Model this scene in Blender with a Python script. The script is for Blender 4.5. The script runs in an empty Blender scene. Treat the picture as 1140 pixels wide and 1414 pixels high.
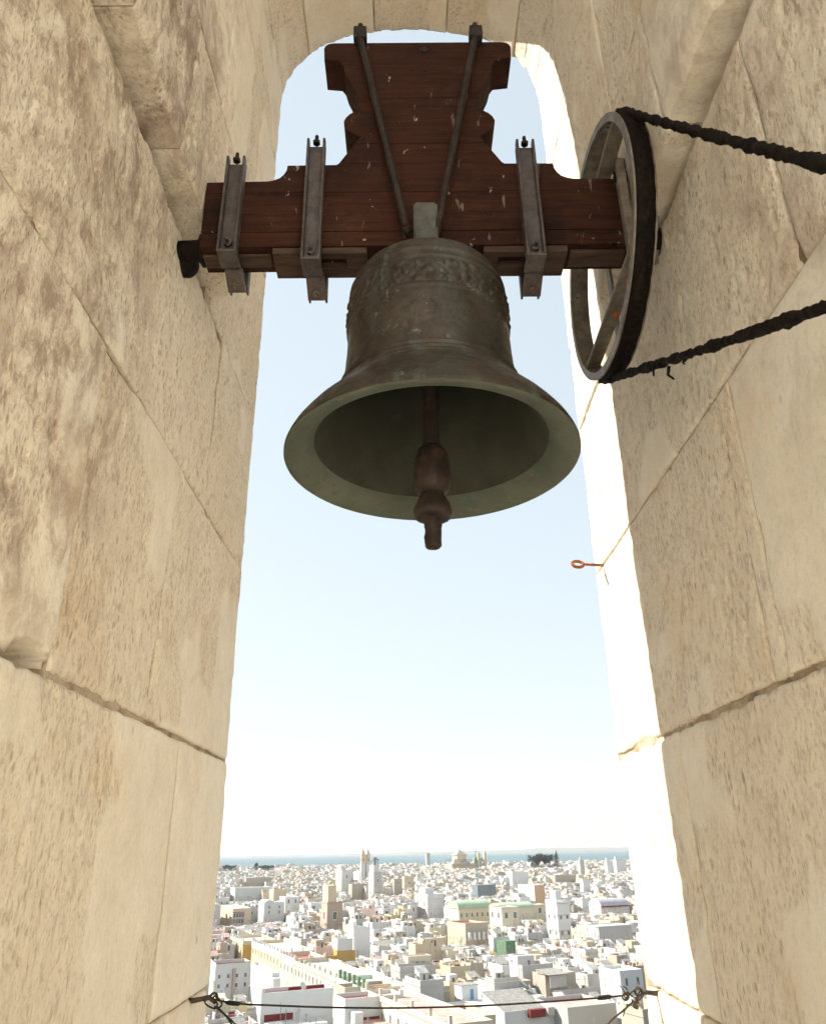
import bpy, bmesh, math, random
import numpy as np
from mathutils import Vector, Matrix

# ------------------------------------------------------------------ camera
R = math.radians
EYE = 48.0                      # eye height above the streets
F_PX, CX, CY = 1048.0, 570.0, 707.0
PITCH, YAW, ROLL = R(24.125), R(0.489), R(-0.914)
cp, sp, cyw, syw = math.cos(PITCH), math.sin(PITCH), math.cos(YAW), math.sin(YAW)
FW = np.array([cp*syw, cp*cyw, sp]); R0 = np.array([cyw, -syw, 0.0]); U0 = np.cross(R0, FW)
RT = math.cos(ROLL)*R0+math.sin(ROLL)*U0
UP = -math.sin(ROLL)*R0+math.cos(ROLL)*U0
sc = bpy.context.scene
col = sc.collection
cam_d = bpy.data.cameras.new('camera'); cam = bpy.data.objects.new('camera', cam_d); col.objects.link(cam)
cam_d.sensor_fit = 'HORIZONTAL'; cam_d.sensor_width = 36.0; cam_d.lens = 36.0*F_PX/1140.0
cam_d.clip_start = 0.05; cam_d.clip_end = 120000
m = Matrix.Identity(4)
for i in range(3):
    m[i][0], m[i][1], m[i][2] = RT[i], UP[i], -FW[i]
m[2][3] = EYE
cam.matrix_world = m
sc.camera = cam

# ------------------------------------------------------------------ light
SUN = Vector((-1.0, 0.38, 0.80)).normalized()          # towards the sun
SUN_EL = math.asin(SUN.z); SUN_AZ = math.atan2(SUN.x, SUN.y)
world = bpy.data.worlds.new('World'); sc.world = world; world.use_nodes = True
wn = world.node_tree; bg = wn.nodes['Background']
sky = wn.nodes.new('ShaderNodeTexSky'); sky.sky_type = 'NISHITA'; sky.sun_disc = False
sky.sun_elevation = SUN_EL; sky.sun_rotation = SUN_AZ
sky.altitude = 0; sky.air_density = 1.0; sky.dust_density = 0.4; sky.ozone_density = 0.0
gam = wn.nodes.new('ShaderNodeGamma'); gam.inputs[1].default_value = 0.22      # milky summer sky: softer range than the clear model
wn.links.new(sky.outputs[0], gam.inputs[0]); hsv = wn.nodes.new('ShaderNodeHueSaturation'); hsv.inputs['Saturation'].default_value = 1.2; hsv.inputs['Hue'].default_value = 0.478
wn.links.new(gam.outputs[0], hsv.inputs['Color']); wn.links.new(hsv.outputs[0], bg.inputs[0]); bg.inputs[1].default_value = 0.148
sun_d = bpy.data.lights.new('sun', 'SUN'); sun = bpy.data.objects.new('sun', sun_d); col.objects.link(sun)
sun_d.energy = 2.2; sun_d.angle = R(0.53); sun_d.color = (1.0, 0.95, 0.875)
sun.rotation_euler = SUN.to_track_quat('Z', 'Y').to_euler(); sun.location = (0, 0, 120)
sc.view_settings.view_transform = 'Standard'; sc.view_settings.look = 'None'
sc.view_settings.exposure = 2.28; sc.view_settings.gamma = 1.0; sc.view_settings.use_curve_mapping = False
sc.render.engine = 'CYCLES'
sc.cycles.use_denoising = True
sc.cycles.use_adaptive_sampling = True; sc.cycles.adaptive_threshold = 0.03
sc.cycles.max_bounces = 9; sc.cycles.diffuse_bounces = 6; sc.cycles.glossy_bounces = 3
sc.cycles.transmission_bounces = 2; sc.cycles.volume_bounces = 0
sc.cycles.caustics_reflective = False; sc.cycles.caustics_refractive = False
sc.cycles.sample_clamp_indirect = 10

# ------------------------------------------------------------------ helpers
def ray(q):
    return (q[0]-CX)/F_PX*RT-(q[1]-CY)/F_PX*UP+FW
def at_y(q, Y):
    d = ray(q); t = Y/d[1]; return Vector((d[0]*t, Y, d[2]*t+EYE))
def at_x(q, X):
    d = ray(q); t = X/d[0]; return Vector((X, d[1]*t, d[2]*t+EYE))
def at_z(q, z):
    d = ray(q); t = (z-EYE)/d[2]; return Vector((d[0]*t, d[1]*t, z))
def project(P):
    P = np.array(P, float)-np.array([0, 0, EYE]); c = P@FW
    return CX+F_PX*(P@RT)/c, CY-F_PX*(P@UP)/c

def tag(o, label=None, cat=None, group=None, kind=None):
    for k, v in (('label', label), ('category', cat), ('group', group), ('kind', kind)):
        if v: o[k] = v
    return o
def empty(name, loc=(0, 0, 0), rz=0.0, parent=None):
    o = bpy.data.objects.new(name, None); col.objects.link(o); o.location = loc; o.rotation_euler = (0, 0, rz)
    o.parent = parent; o.empty_display_size = 0.2
    return o
def link(name, me, parent=None, loc=(0, 0, 0), rz=0.0, scale=(1, 1, 1)):
    o = bpy.data.objects.new(name, me); col.objects.link(o); o.parent = parent
    o.location = loc; o.rotation_euler = (0, 0, rz); o.scale = scale
    return o

class MB:
    """collects shapes; build() links them as one mesh object"""
    def __init__(s): s.v = []; s.f = []; s.mi = []; s.sm = []
    def add(s, vs, fs, mi=0, smooth=False):
        n = len(s.v); s.v += [tuple(v) for v in vs]
        for f in fs:
            s.f.append(tuple(i+n for i in f)); s.mi.append(mi); s.sm.append(smooth)
    def box(s, x0, x1, y0, y1, z0, z1, mi=0, bottom=True):
        v = [(x0,y0,z0),(x1,y0,z0),(x1,y1,z0),(x0,y1,z0),(x0,y0,z1),(x1,y0,z1),(x1,y1,z1),(x0,y1,z1)]
        f = [(4,5,6,7),(0,1,5,4),(1,2,6,5),(2,3,7,6),(3,0,4,7)]
        if bottom: f.append((3,2,1,0))
        s.add(v, f, mi)
    def obox(s, c, ax, ay, az, hx, hy, hz, mi=0):
        c, ax, ay, az = Vector(c), Vector(ax).normalized(), Vector(ay).normalized(), Vector(az).normalized()
        v = []
        for k in (-1, 1):
            for i, j in ((-1,-1),(1,-1),(1,1),(-1,1)): v.append(c+ax*hx*i+ay*hy*j+az*hz*k)
        s.add(v, [(4,5,6,7),(0,1,5,4),(1,2,6,5),(2,3,7,6),(3,0,4,7),(3,2,1,0)], mi)
    def lathe(s, prof, c=(0,0,0), axis=(0,0,1), seg=24, mi=0, smooth=True, caps=True):
        ax = Vector(axis).normalized(); t = Vector((1,0,0)) if abs(ax.x) < .9 else Vector((0,1,0))
        e1 = ax.cross(t).normalized(); e2 = ax.cross(e1); c = Vector(c); vs = []; fs = []
        for r, h in prof:
            for i in range(seg):
                a = 2*math.pi*i/seg; vs.append(c+ax*h+(e1*math.cos(a)+e2*math.sin(a))*r)
        for k in range(len(prof)-1):
            for i in range(seg):
                j = (i+1) % seg; fs.append((k*seg+i, k*seg+j, (k+1)*seg+j, (k+1)*seg+i))
        if caps:
            fs.append(tuple(range(seg))[::-1]); fs.append(tuple((len(prof)-1)*seg+i for i in range(seg)))
        s.add(vs, fs, mi, smooth)
    def hexbolt(s, c, axis, r, h, mi=0): s.lathe([(r*.9, 0), (r, h*.15), (r, h*.85), (r*.8, h)], c, axis, 6, mi, False)
    def tube(s, pts, rad, seg=8, mi=0, smooth=True, jit=0.0, rng=None):
        pts = [Vector(p) for p in pts]; n = len(pts); vs = []; fs = []; e = None
        rad = rad if hasattr(rad, '__len__') else [rad]*n
        for i, p in enumerate(pts):
            t = (pts[min(i+1, n-1)]-pts[max(i-1, 0)]).normalized()
            if e is None:
                e = t.cross(Vector((0, 0, 1)))
                if e.length < .1: e = t.cross(Vector((1, 0, 0)))
            e = (e-t*e.dot(t)).normalized(); b = t.cross(e)
            for k in range(seg):
                a = 2*math.pi*k/seg; r = rad[i]*(1+(rng.uniform(-jit, jit) if jit else 0))
                vs.append(p+(e*math.cos(a)+b*math.sin(a))*r)
        for i in range(n-1):
            for k in range(seg):
                j = (k+1) % seg; fs.append((i*seg+k, i*seg+j, (i+1)*seg+j, (i+1)*seg+k))
        fs.append(tuple(range(seg))[::-1]); fs.append(tuple((n-1)*seg+k for k in range(seg)))
        s.add(vs, fs, mi, smooth)
    def mesh(s, name, mats):
        me = bpy.data.meshes.new(name); me.from_pydata(s.v, [], s.f)
        for mt in (mats if isinstance(mats, (list, tuple)) else [mats]): me.materials.append(mt)
        me.polygons.foreach_set('material_index', s.mi); me.polygons.foreach_set('use_smooth', s.sm)
        me.update(); return me
    def build(s, name, mats, parent=None, **k): return link(name, s.mesh(name, mats), parent, **k)

def bevel_mesh(me, w, seg=1, ang=40):
    bm = bmesh.new(); bm.from_mesh(me)
    ed = [e for e in bm.edges if len(e.link_faces) == 2 and e.calc_face_angle(0) > R(ang)]
    bmesh.ops.bevel(bm, geom=ed, offset=w, segments=seg, affect='EDGES', clamp_overlap=True)
    bm.to_mesh(me); bm.free(); me.update()

# vectorised value noise
def _h(i, j, k, seed):
    n = (i*374761393+j*668265263+k*2147483647+seed*974634777) & 0xFFFFFFFF
    n = ((n ^ (n >> 13))*1274126177) & 0xFFFFFFFF
    n = ((n ^ (n >> 16))*2246822519) & 0xFFFFFFFF
    return ((n ^ (n >> 15)) & 0xFFFF)/65535.0
def vnoise(P, seed=0):
    P = np.asarray(P, float); I = np.floor(P).astype(np.int64); f = P-I; f = f*f*(3-2*f)
    out = 0
    for a in (0, 1):
        for b in (0, 1):
            for c in (0, 1):
                w = (f[..., 0] if a else 1-f[..., 0])*(f[..., 1] if b else 1-f[..., 1])*(f[..., 2] if c else 1-f[..., 2])
                out = out+w*_h(I[..., 0]+a, I[..., 1]+b, I[..., 2]+c, seed)
    return out
def fbm(P, oct=4, seed=0):
    P = np.asarray(P, float); s = 0; a = 1; t = 0
    for o in range(oct): s = s+a*vnoise(P*2**o+o*17.3, seed+o); t += a; a *= .5
    return s/t
def sstep(x, a, b):
    t = np.clip((x-a)/(b-a), 0, 1); return t*t*(3-2*t)

# ------------------------------------------------------------------ materials
class NT:
    def __init__(s, name):
        s.m = bpy.data.materials.new(name); s.m.use_nodes = True; s.t = s.m.node_tree; s.b = s.t.nodes['Principled BSDF']
        s.co = s.t.nodes.new('ShaderNodeTexCoord').outputs['Object']
    def n(s, ty, **k):
        nd = s.t.nodes.new('ShaderNode'+ty)
        for a, v in k.items(): setattr(nd, a, v)
        return nd
    def l(s, a, b): s.t.links.new(a, b)
    def mapping(s, scale, co=None, loc=(0, 0, 0)):
        nd = s.n('Mapping'); nd.inputs['Scale'].default_value = scale; nd.inputs['Location'].default_value = loc
        s.l(co or s.co, nd.inputs[0]); return nd.outputs[0]
    def noise(s, scale, detail=4, rough=.55, co=None, dist=0):
        nd = s.n('TexNoise'); nd.inputs['Scale'].default_value = scale; nd.inputs['Detail'].default_value = detail
        nd.inputs['Roughness'].default_value = rough; nd.inputs['Distortion'].default_value = dist
        s.l(co or s.co, nd.inputs['Vector']); return nd.outputs['Fac']
    def ramp(s, fac, a, b, lo=0.0, hi=1.0):
        nd = s.n('MapRange'); nd.interpolation_type = 'SMOOTHSTEP'
        for i, v in zip((1, 2, 3, 4), (a, b, lo, hi)): nd.inputs[i].default_value = v
        s.l(fac, nd.inputs[0]); return nd.outputs[0]
    def math(s, op, a, b=None):
        nd = s.n('Math', operation=op)
        for i, v in enumerate((a, b)):
            if v is None: continue
            if isinstance(v, (int, float)): nd.inputs[i].default_value = v
            else: s.l(v, nd.inputs[i])
        return nd.outputs[0]
    def mix(s, fac, a, b, bt='MIX'):
        nd = s.n('Mix', data_type='RGBA', blend_type=bt)
        for k, v in ((0, fac), (6, a), (7, b)):
            if isinstance(v, (int, float)): nd.inputs[k].default_value = v
            elif isinstance(v, (tuple, list)): nd.inputs[k].default_value = (*v[:3], 1)
            else: s.l(v, nd.inputs[k])
        return nd.outputs[2]
    def bump(s, h, strength, dist, prev=None):
        nd = s.n('Bump'); nd.inputs['Strength'].default_value = strength; nd.inputs['Distance'].default_value = dist
        s.l(h, nd.inputs['Height'])
        if prev: s.l(prev, nd.inputs['Normal'])
        return nd.outputs[0]
    def out(s, color=None, rough=.8, normal=None, metal=0.0, spec=.3):
        if color is not None:
            if isinstance(color, tuple): s.b.inputs['Base Color'].default_value = (*color, 1)
            else: s.l(color, s.b.inputs['Base Color'])
        if isinstance(rough, float): s.b.inputs['Roughness'].default_value = rough
        else: s.l(rough, s.b.inputs['Roughness'])
        s.b.inputs['Metallic'].default_value = metal; s.b.inputs['Specular IOR Level'].default_value = spec
        if normal: s.l(normal, s.b.inputs['Normal'])
        return s.m

def mat_limestone():
    t = NT('limestone')
    at = t.n('Attribute', attribute_name='rough').outputs['Fac']
    tone = t.n('Attribute', attribute_name='tone').outputs['Fac']
    rnd = t.n('ObjectInfo').outputs['Random']
    off = t.n('CombineXYZ'); t.l(t.math('MULTIPLY', rnd, 37.0), off.inputs[0]); t.l(t.math('MULTIPLY', rnd, 11.0), off.inputs[1]); t.l(t.math('MULTIPLY', rnd, 23.0), off.inputs[2])
    va = t.n('VectorMath', operation='ADD'); t.l(t.co, va.inputs[0]); t.l(off.outputs[0], va.inputs[1]); co = va.outputs[0]
    big = t.noise(1.3, 5, .6, co); mid = t.noise(6.0, 6, .66, co)
    st = t.mapping((52, 52, 21), co)
    pit1 = t.noise(1.0, 5, .7, st)
    vo = t.n('TexVoronoi', feature='F1'); vo.inputs['Scale'].default_value = 1.0; t.l(t.mapping((62, 62, 30), co), vo.inputs['Vector'])
    pit2 = t.math('MULTIPLY', t.ramp(vo.outputs['Distance'], .12, .42, 1, 0), t.ramp(t.noise(7, 5, .7, co), .41, .60))
    v2 = t.n('TexVoronoi', feature='F1'); v2.inputs['Scale'].default_value = 1.0; t.l(t.mapping((120, 120, 55), co, (3, 1, 2)), v2.inputs['Vector'])
    pit3 = t.math('MULTIPLY', t.ramp(v2.outputs['Distance'], .10, .45, .7, 0), t.ramp(t.noise(4, 5, .7, t.mapping((1, 1, 1), co, (2, 6, 2))), .40, .60))
    pit2 = t.math('MAXIMUM', pit2, pit3)
    holes = t.n('TexVoronoi', feature='F1'); holes.inputs['Scale'].default_value = 13; holes.inputs['Randomness'].default_value = 1
    t.l(t.mapping((1, 1, .55), co), holes.inputs['Vector'])
    hsel = t.math('MULTIPLY', t.ramp(holes.outputs['Distance'], .05, .13, 1, 0), t.ramp(t.noise(2.6, 2, .5, co), .56, .62))
    pm = t.ramp(at, .2, .8, .32, 1.0)
    p1 = t.math('MULTIPLY', t.ramp(pit1, .50, .74, 0, .8), pm)
    p2 = t.math('MULTIPLY', pit2, t.ramp(at, .25, .8, .10, .85))
    pits = t.math('MAXIMUM', t.math('MAXIMUM', p1, p2), hsel)
    c = t.mix(t.ramp(big, .35, .68), (.82, .755, .63), (.75, .675, .545))
    c = t.mix(t.ramp(mid, .42, .72, 0, .7), c, (.86, .81, .70))
    c = t.mix(t.math('MULTIPLY', t.ramp(at, .3, .8), .4), c, (.70, .60, .455))
    c = t.mix(t.ramp(rnd, 0, 1, 0, .25), c, (.68, .585, .455))
    stain = t.ramp(t.noise(4.2, 7, .70, t.mapping((1, 1, .75), co, (3.1, 7.7, 0)), .5), .45, .66)
    stain = t.math('MULTIPLY', stain, t.ramp(tone, .0, 1.0, .06, .9))
    c = t.mix(t.math('MULTIPLY', stain, .8), c, (.33, .245, .195))
    mott = t.math('MULTIPLY', t.ramp(t.noise(10, 9, .76, t.mapping((1, 1, .8), co, (9, 2, 5)), .4), .44, .64), t.ramp(tone, .2, 1.0, .10, .9))
    c = t.mix(t.math('MULTIPLY', mott, .9), c, (.30, .215, .165))
    c = t.mix(t.ramp(t.noise(2.3, 6, .65, t.mapping((1, 1, 1), co, (1, 8, 3))), .52, .74, 0, .45), c, (.66, .49, .30))
    spk = t.math('MULTIPLY', t.ramp(t.noise(2.6, 4, .7, t.mapping((48, 48, 28), co, (5, 5, 5))), .54, .66), t.ramp(at, .0, .8, .3, .85))
    c = t.mix(t.math('MULTIPLY', spk, .5), c, (.42, .30, .185))
    c = t.mix(t.math('MULTIPLY', pits, .70), c, (.27, .18, .11))
    fine = t.noise(150, 3, .7, co)
    c = t.mix(t.ramp(fine, .35, .7, 0, .14), c, (.45, .35, .24))
    h = t.math('SUBTRACT', t.math('MULTIPLY', t.noise(42, 5, .7, co), .45), pits)
    h = t.math('ADD', h, t.math('MULTIPLY', fine, .14))
    h = t.math('SUBTRACT', h, t.math('MULTIPLY', spk, .35))
    return t.out(c, .92, t.bump(h, .5, .004), spec=.12)
def mat_mortar():
    t = NT('mortar'); c = t.mix(t.ramp(t.noise(9, 5, .7), .38, .66), (.52, .43, .315), (.33, .245, .165))
    c = t.mix(t.ramp(t.noise(8, 4, .6, t.mapping((1, 1, 1.3), None, (4, 4, 4))), .55, .68, 0, .8), c, (.17, .115, .075))
    return t.out(c, .95, t.bump(t.noise(45, 5, .7), .8, .01), spec=.1)
def mat_bronze():
    t = NT('weathered_bronze')
    st = t.mapping((1, 1, .3))
    c = t.mix(t.ramp(t.noise(7, 7, .7), .36, .66), (.038, .028, .020), (.084, .067, .050))
    c = t.mix(t.ramp(t.noise(6, 6, .65, st), .50, .68, 0, .6), c, (.075, .084, .072))
    c = t.mix(t.ramp(t.noise(30, 6, .72, t.mapping((1, 1, .22), None, (2, 5, 1))), .58, .72, 0, .6), c, (.15, .13, .108))
    c = t.mix(t.ramp(t.noise(26, 6, .75, t.mapping((1, 1, .8), None, (7, 1, 3))), .60, .69, 0, .9), c, (.30, .265, .225))
    c = t.mix(t.ramp(t.noise(48, 5, .7), .5, .72, 0, .65), c, (.032, .023, .016))
    c = t.mix(t.ramp(t.noise(16, 5, .65, t.mapping((1, 1, .12), None, (6, 2, 8))), .58, .70, 0, .7), c, (.12, .155, .13))
    return t.out(c, t.ramp(t.noise(18, 4, .6), .3, .7, .34, .66), t.bump(t.noise(60, 6, .75), .6, .004), metal=.45, spec=.45)
def mat_patina():
    t = NT('green_patina')
    c = t.mix(t.ramp(t.noise(4, 5, .6), .35, .7), (.080, .090, .064), (.125, .133, .10))
    c = t.mix(t.ramp(t.noise(12, 6, .7), .5, .7, 0, .7), c, (.062, .10, .078))
    c = t.mix(t.ramp(t.noise(24, 6, .75), .6, .72, 0, .6), c, (.28, .25, .175))
    c = t.mix(t.ramp(t.noise(30, 5, .7, t.mapping((1, 1, 1), None, (3, 3, 3))), .55, .7, 0, .5), c, (.07, .06, .04))
    return t.out(c, .7, t.bump(t.noise(70, 5, .7), .45, .004), metal=.1, spec=.3)
def mat_wood():
    t = NT('dark_red_wood'); rnd = t.n('ObjectInfo').outputs['Random']
    g = t.noise(2.2, 8, .7, t.mapping((2.0, 9, 26)), .6)
    c = t.mix(t.ramp(g, .3, .72), (.025, .0092, .0054), (.056, .0205, .0110))
    c = t.mix(t.ramp(t.noise(4.5, 6, .65), .45, .7, 0, .75), c, (.013, .006, .0045))
    c = t.mix(t.ramp(t.noise(8, 6, .7, t.mapping((1, 1, 1.5), None, (5, 5, 2))), .55, .75, 0, .55), c, (.075, .036, .020))
    c = t.mix(t.ramp(rnd, 0, 1, 0, .3), c, (.036, .015, .009))
    sp_ = t.ramp(t.noise(26, 5, .6, t.mapping((1, 1, .7), None, (4, 1, 9)), .3), .675, .71)
    c = t.mix(t.math('MULTIPLY', sp_, .7), c, (.40, .36, .32))
    dr = t.math('MULTIPLY', t.ramp(t.noise(30, 3, .5, t.mapping((1.5, 1, .3), None, (1, 1, 4))), .69, .74), .4)
    c = t.mix(dr, c, (.30, .24, .20))
    ck = t.ramp(t.math('ABSOLUTE', t.math('SUBTRACT', t.noise(1.0, 4, .6, t.mapping((1.6, 9, 34), None, (2, 2, 7))), .5)), .0, .012, 1, 0)
    ck = t.math('MULTIPLY', ck, t.ramp(t.noise(3.5, 3, .5), .5, .6))
    c = t.mix(t.math('MULTIPLY', ck, .85), c, (.006, .004, .003))
    return t.out(c, .8, t.bump(t.math('SUBTRACT', t.math('ADD', g, t.noise(40, 4, .6)), ck), .5, .004), spec=.12)
def mat_oldwood():
    t = NT('bare_worn_wood'); g = t.noise(2.0, 7, .7, t.mapping((3, 20, 20)), .4)
    c = t.mix(t.ramp(g, .3, .7), (.034, .018, .011), (.080, .050, .035))
    return t.out(c, .85, t.bump(g, .4, .004))
def mat_iron(name, a, b, rust=.5, rough=.55, metal=.55):
    t = NT(name); c = t.mix(t.ramp(t.noise(24, 6, .65), .35, .7), a, b)
    c = t.mix(t.ramp(t.noise(14, 6, .7), .52, .7, 0, rust), c, (.11, .05, .025))
    return t.out(c, rough, t.bump(t.noise(90, 4, .6), .35, .002), metal=metal, spec=.4)
def mat_plain(name, c, rough=.8, var=.12, scale=3.0, metal=0.0, spec=.3):
    t = NT(name); k = tuple(max(0, x*(1-var)) for x in c); k2 = tuple(min(1, x*(1+var*.5)) for x in c)
    return t.out(t.mix(t.ramp(t.noise(scale, 5, .6), .35, .7), k, k2), rough, metal=metal, spec=spec)
def mat_render(name, c, stain=(.42, .38, .33), amt=.35, rough=.9):
    """lime washed or plain rendered house wall with run-off stains (scene space noise)"""
    t = NT(name); g = t.n('NewGeometry').outputs['Position']
    big = t.noise(.11, 4, .6, g); st = t.noise(1.0, 5, .65, t.mapping((.55, .55, .16), g))
    k = t.mix(t.ramp(big, .35, .7, 0, .5), c, tuple(x*.9 for x in c))
    k = t.mix(t.ramp(st, .50, .78, 0, amt), k, stain)
    k = t.mix(t.ramp(t.noise(.9, 4, .7, g), .56, .75, 0, amt*.6), k, tuple(x*.72 for x in stain))
    return t.out(k, rough, spec=.15)
M = dict(
    stone=mat_limestone(), mortar=mat_mortar(), bronze=mat_bronze(), patina=mat_patina(), wood=mat_wood(), oldwood=mat_oldwood(),
    iron=mat_iron('strap_iron', (.080, .066, .061), (.145, .122, .113), .5), dark_iron=mat_iron('rod_iron', (.016, .011, .009), (.034, .024, .019), .6, .7, .2),
    zinc=mat_iron('galvanised_steel', (.16, .132, .102), (.28, .245, .195), .45, .6, .35), grease=mat_plain('chain_grease', (.013, .0085, .006), .85, .5, 60, spec=.12),
    rust=mat_plain('rust', (.34, .125, .045), .9, .45, 60), clapper=mat_iron('rusty_clapper_iron', (.020, .013, .010), (.048, .030, .022), .75, .65, .15),
    wire=mat_plain('steel_wire', (.05, .04, .032), .55, .4, 80, .4), wire_pale=mat_plain('old_tie_wire', (.085, .066, .047), .65, .4, 80, .3),
    plaster=mat_plain('lime_plaster', (.84, .81, .74), .9, .05, 1.5), tape=mat_plain('black_tape', (.012, .011, .010), .5, .2, 40), block=mat_plain('crown_bronze', (.10, .10, .085), .7, .35, 20, .1))
for k, c, am in (('white', (.60, .595, .58), .28), ('chalk', (.66, .66, .65), .16), ('old_white', (.47, .455, .43), .6), ('cream', (.64, .57, .43), .3),
                 ('yellow', (.62, .52, .33), .3), ('ochre', (.53, .34, .11), .25), ('pink', (.74, .58, .53), .25), ('tan', (.58, .49, .355), .45),
                 ('stonewall', (.44, .39, .32), .6), ('brick', (.46, .36, .29), .5), ('mint', (.50, .59, .45), .25), ('orange', (.78, .45, .22), .15),
                 ('grey', (.46, .45, .44), .5), ('terracotta', (.55, .36, .24), .15)):
    M[k] = mat_render('render_'+k, c, amt=am)
M.update(red_tile=mat_plain('red_terrace_tile', (.36, .115, .085), .85, .35, .5), pink_tile=mat_plain('faded_terrace_tile', (.56, .36, .31), .85, .25, .5),
    grey_floor=mat_plain('grey_terrace', (.42, .41, .39), .9, .3, .4), pale_floor=mat_plain('pale_terrace', (.66, .64, .60), .9, .2, .4),
    glass=mat_plain('dark_window', (.075, .08, .085), .3, .4, 1), frame=mat_plain('window_frame', (.66, .65, .61), .6, .1, 1),
    shutter=mat_plain('green_shutter', (.055, .13, .075), .6, .2, 1), red_paint=mat_plain('oxblood_paint', (.20, .03, .028), .7, .2, 2),
    blue_door=mat_plain('blue_paint', (.13, .29, .50), .6, .1, 1), blue_tarp=mat_plain('blue_tarpaulin', (.13, .25, .66), .6, .1, 1),
    sheet=mat_plain('fibre_cement_sheet', (.33, .31, .285), .9, .3, 1.5), steel=mat_plain('mast_steel', (.30, .27, .24), .5, .2, 1, .3),
    dish=mat_plain('dish_paint', (.62, .58, .56), .5, .1, 1), wood_door=mat_plain('brown_door', (.17, .10, .06), .7, .2, 1),
    vault_green=mat_plain('light_green_roof', (.40, .49, .35), .6, .15, .4), vault_dark=mat_plain('mid_green_roof', (.19, .28, .18), .6, .25, .4),
    slate=mat_plain('blue_grey_cladding', (.20, .225, .25), .6, .12, .3), asphalt=mat_plain('street_asphalt', (.06, .058, .055), .9, .3, .2),
    leaf=mat_plain('dark_foliage', (.028, .052, .020), .8, .5, .6), bark=mat_plain('bark', (.10, .075, .05), .9, .3, 2),
    crane=mat_plain('green_crane_paint', (.06, .30, .19), .6, .1, 1), net=mat_plain('green_netting', (.14, .23, .14), .9, .35, 1),
    lav=mat_plain('lavender_roof_sheet', (.44, .42, .46), .7, .15, .6), land=mat_plain('far_land', (.20, .20, .15), .9, .35, .002))

# ------------------------------------------------------------------ setting: ground, sea, far shore
SHORE = 2080.0
g = MB(); g.add([(-3000,-3000,0),(3000,-3000,0),(3000,SHORE,0),(-3000,SHORE,0)], [(0,1,2,3)])
tag(g.build('ground', M['asphalt']), kind='structure', label='dark street ground far below between the white houses')
def mat_sea():
    t = NT('sea_water'); g = t.n('NewGeometry').outputs['Position']
    n1 = t.noise(.05, 5, .6, t.mapping((1, .35, 1), g)); n2 = t.noise(.0009, 4, .5, t.mapping((1, .25, 1), g))
    c = t.mix(t.ramp(n2, .4, .65), (.045, .115, .135), (.065, .145, .16))
    return t.out(c, .45, t.bump(n1, .35, 2.0), spec=.3)
s_ = MB(); s_.add([(-60000,SHORE,-.6),(60000,SHORE,-.6),(60000,78000,-.6),(-60000,78000,-.6)], [(0,1,2,3)])
tag(s_.build('sea', mat_sea()), kind='structure', label='pale blue green sea beyond the town')
# far coast: low ridges across the bay
def far_coast():
    n, kk = 150, 9; xs = np.linspace(-7500, 9000, n); V = []; Fa = []
    for k in range(kk):
        t = k/(kk-1); prof = math.sin(math.pi*min(1, t*1.15)) if t < .87 else max(0, math.sin(math.pi*min(1, t*1.15)))
        Y = 15500+t*3200
        P = np.stack([xs*.0011, np.full(n, k*.7), np.zeros(n)], -1)
        hgt = (fbm(P, 4, 5)*.9+.25)*(40+60*sstep(xs, -3500, 4200))*prof
        fade = sstep(xs, -6900, -3000)
        for x, h in zip(xs, hgt*fade): V.append((x, Y+300*math.sin(x*.0013+k), h-1.2))
    for k in range(kk-1):
        for i in range(n-1): Fa.append((k*n+i, k*n+i+1, (k+1)*n+i+1, (k+1)*n+i))
    b = MB(); b.add(V, Fa, 0, True); return b
tag(far_coast().build('hills', M['land']), kind='structure', label='low hazy coast across the bay')

# ------------------------------------------------------------------ bell tower
D = 2.70; XL, XR = -.6119, .6937; XL2, XR2 = -.547, .629; YEND_L, YEND_R = 1.935, 1.995; Y_IN = .40
tower = tag(empty('bell_tower', (0, 0, EYE)), 'thick cream limestone belfry opening with rounded arch framing the bell and town', 'tower')

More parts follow.
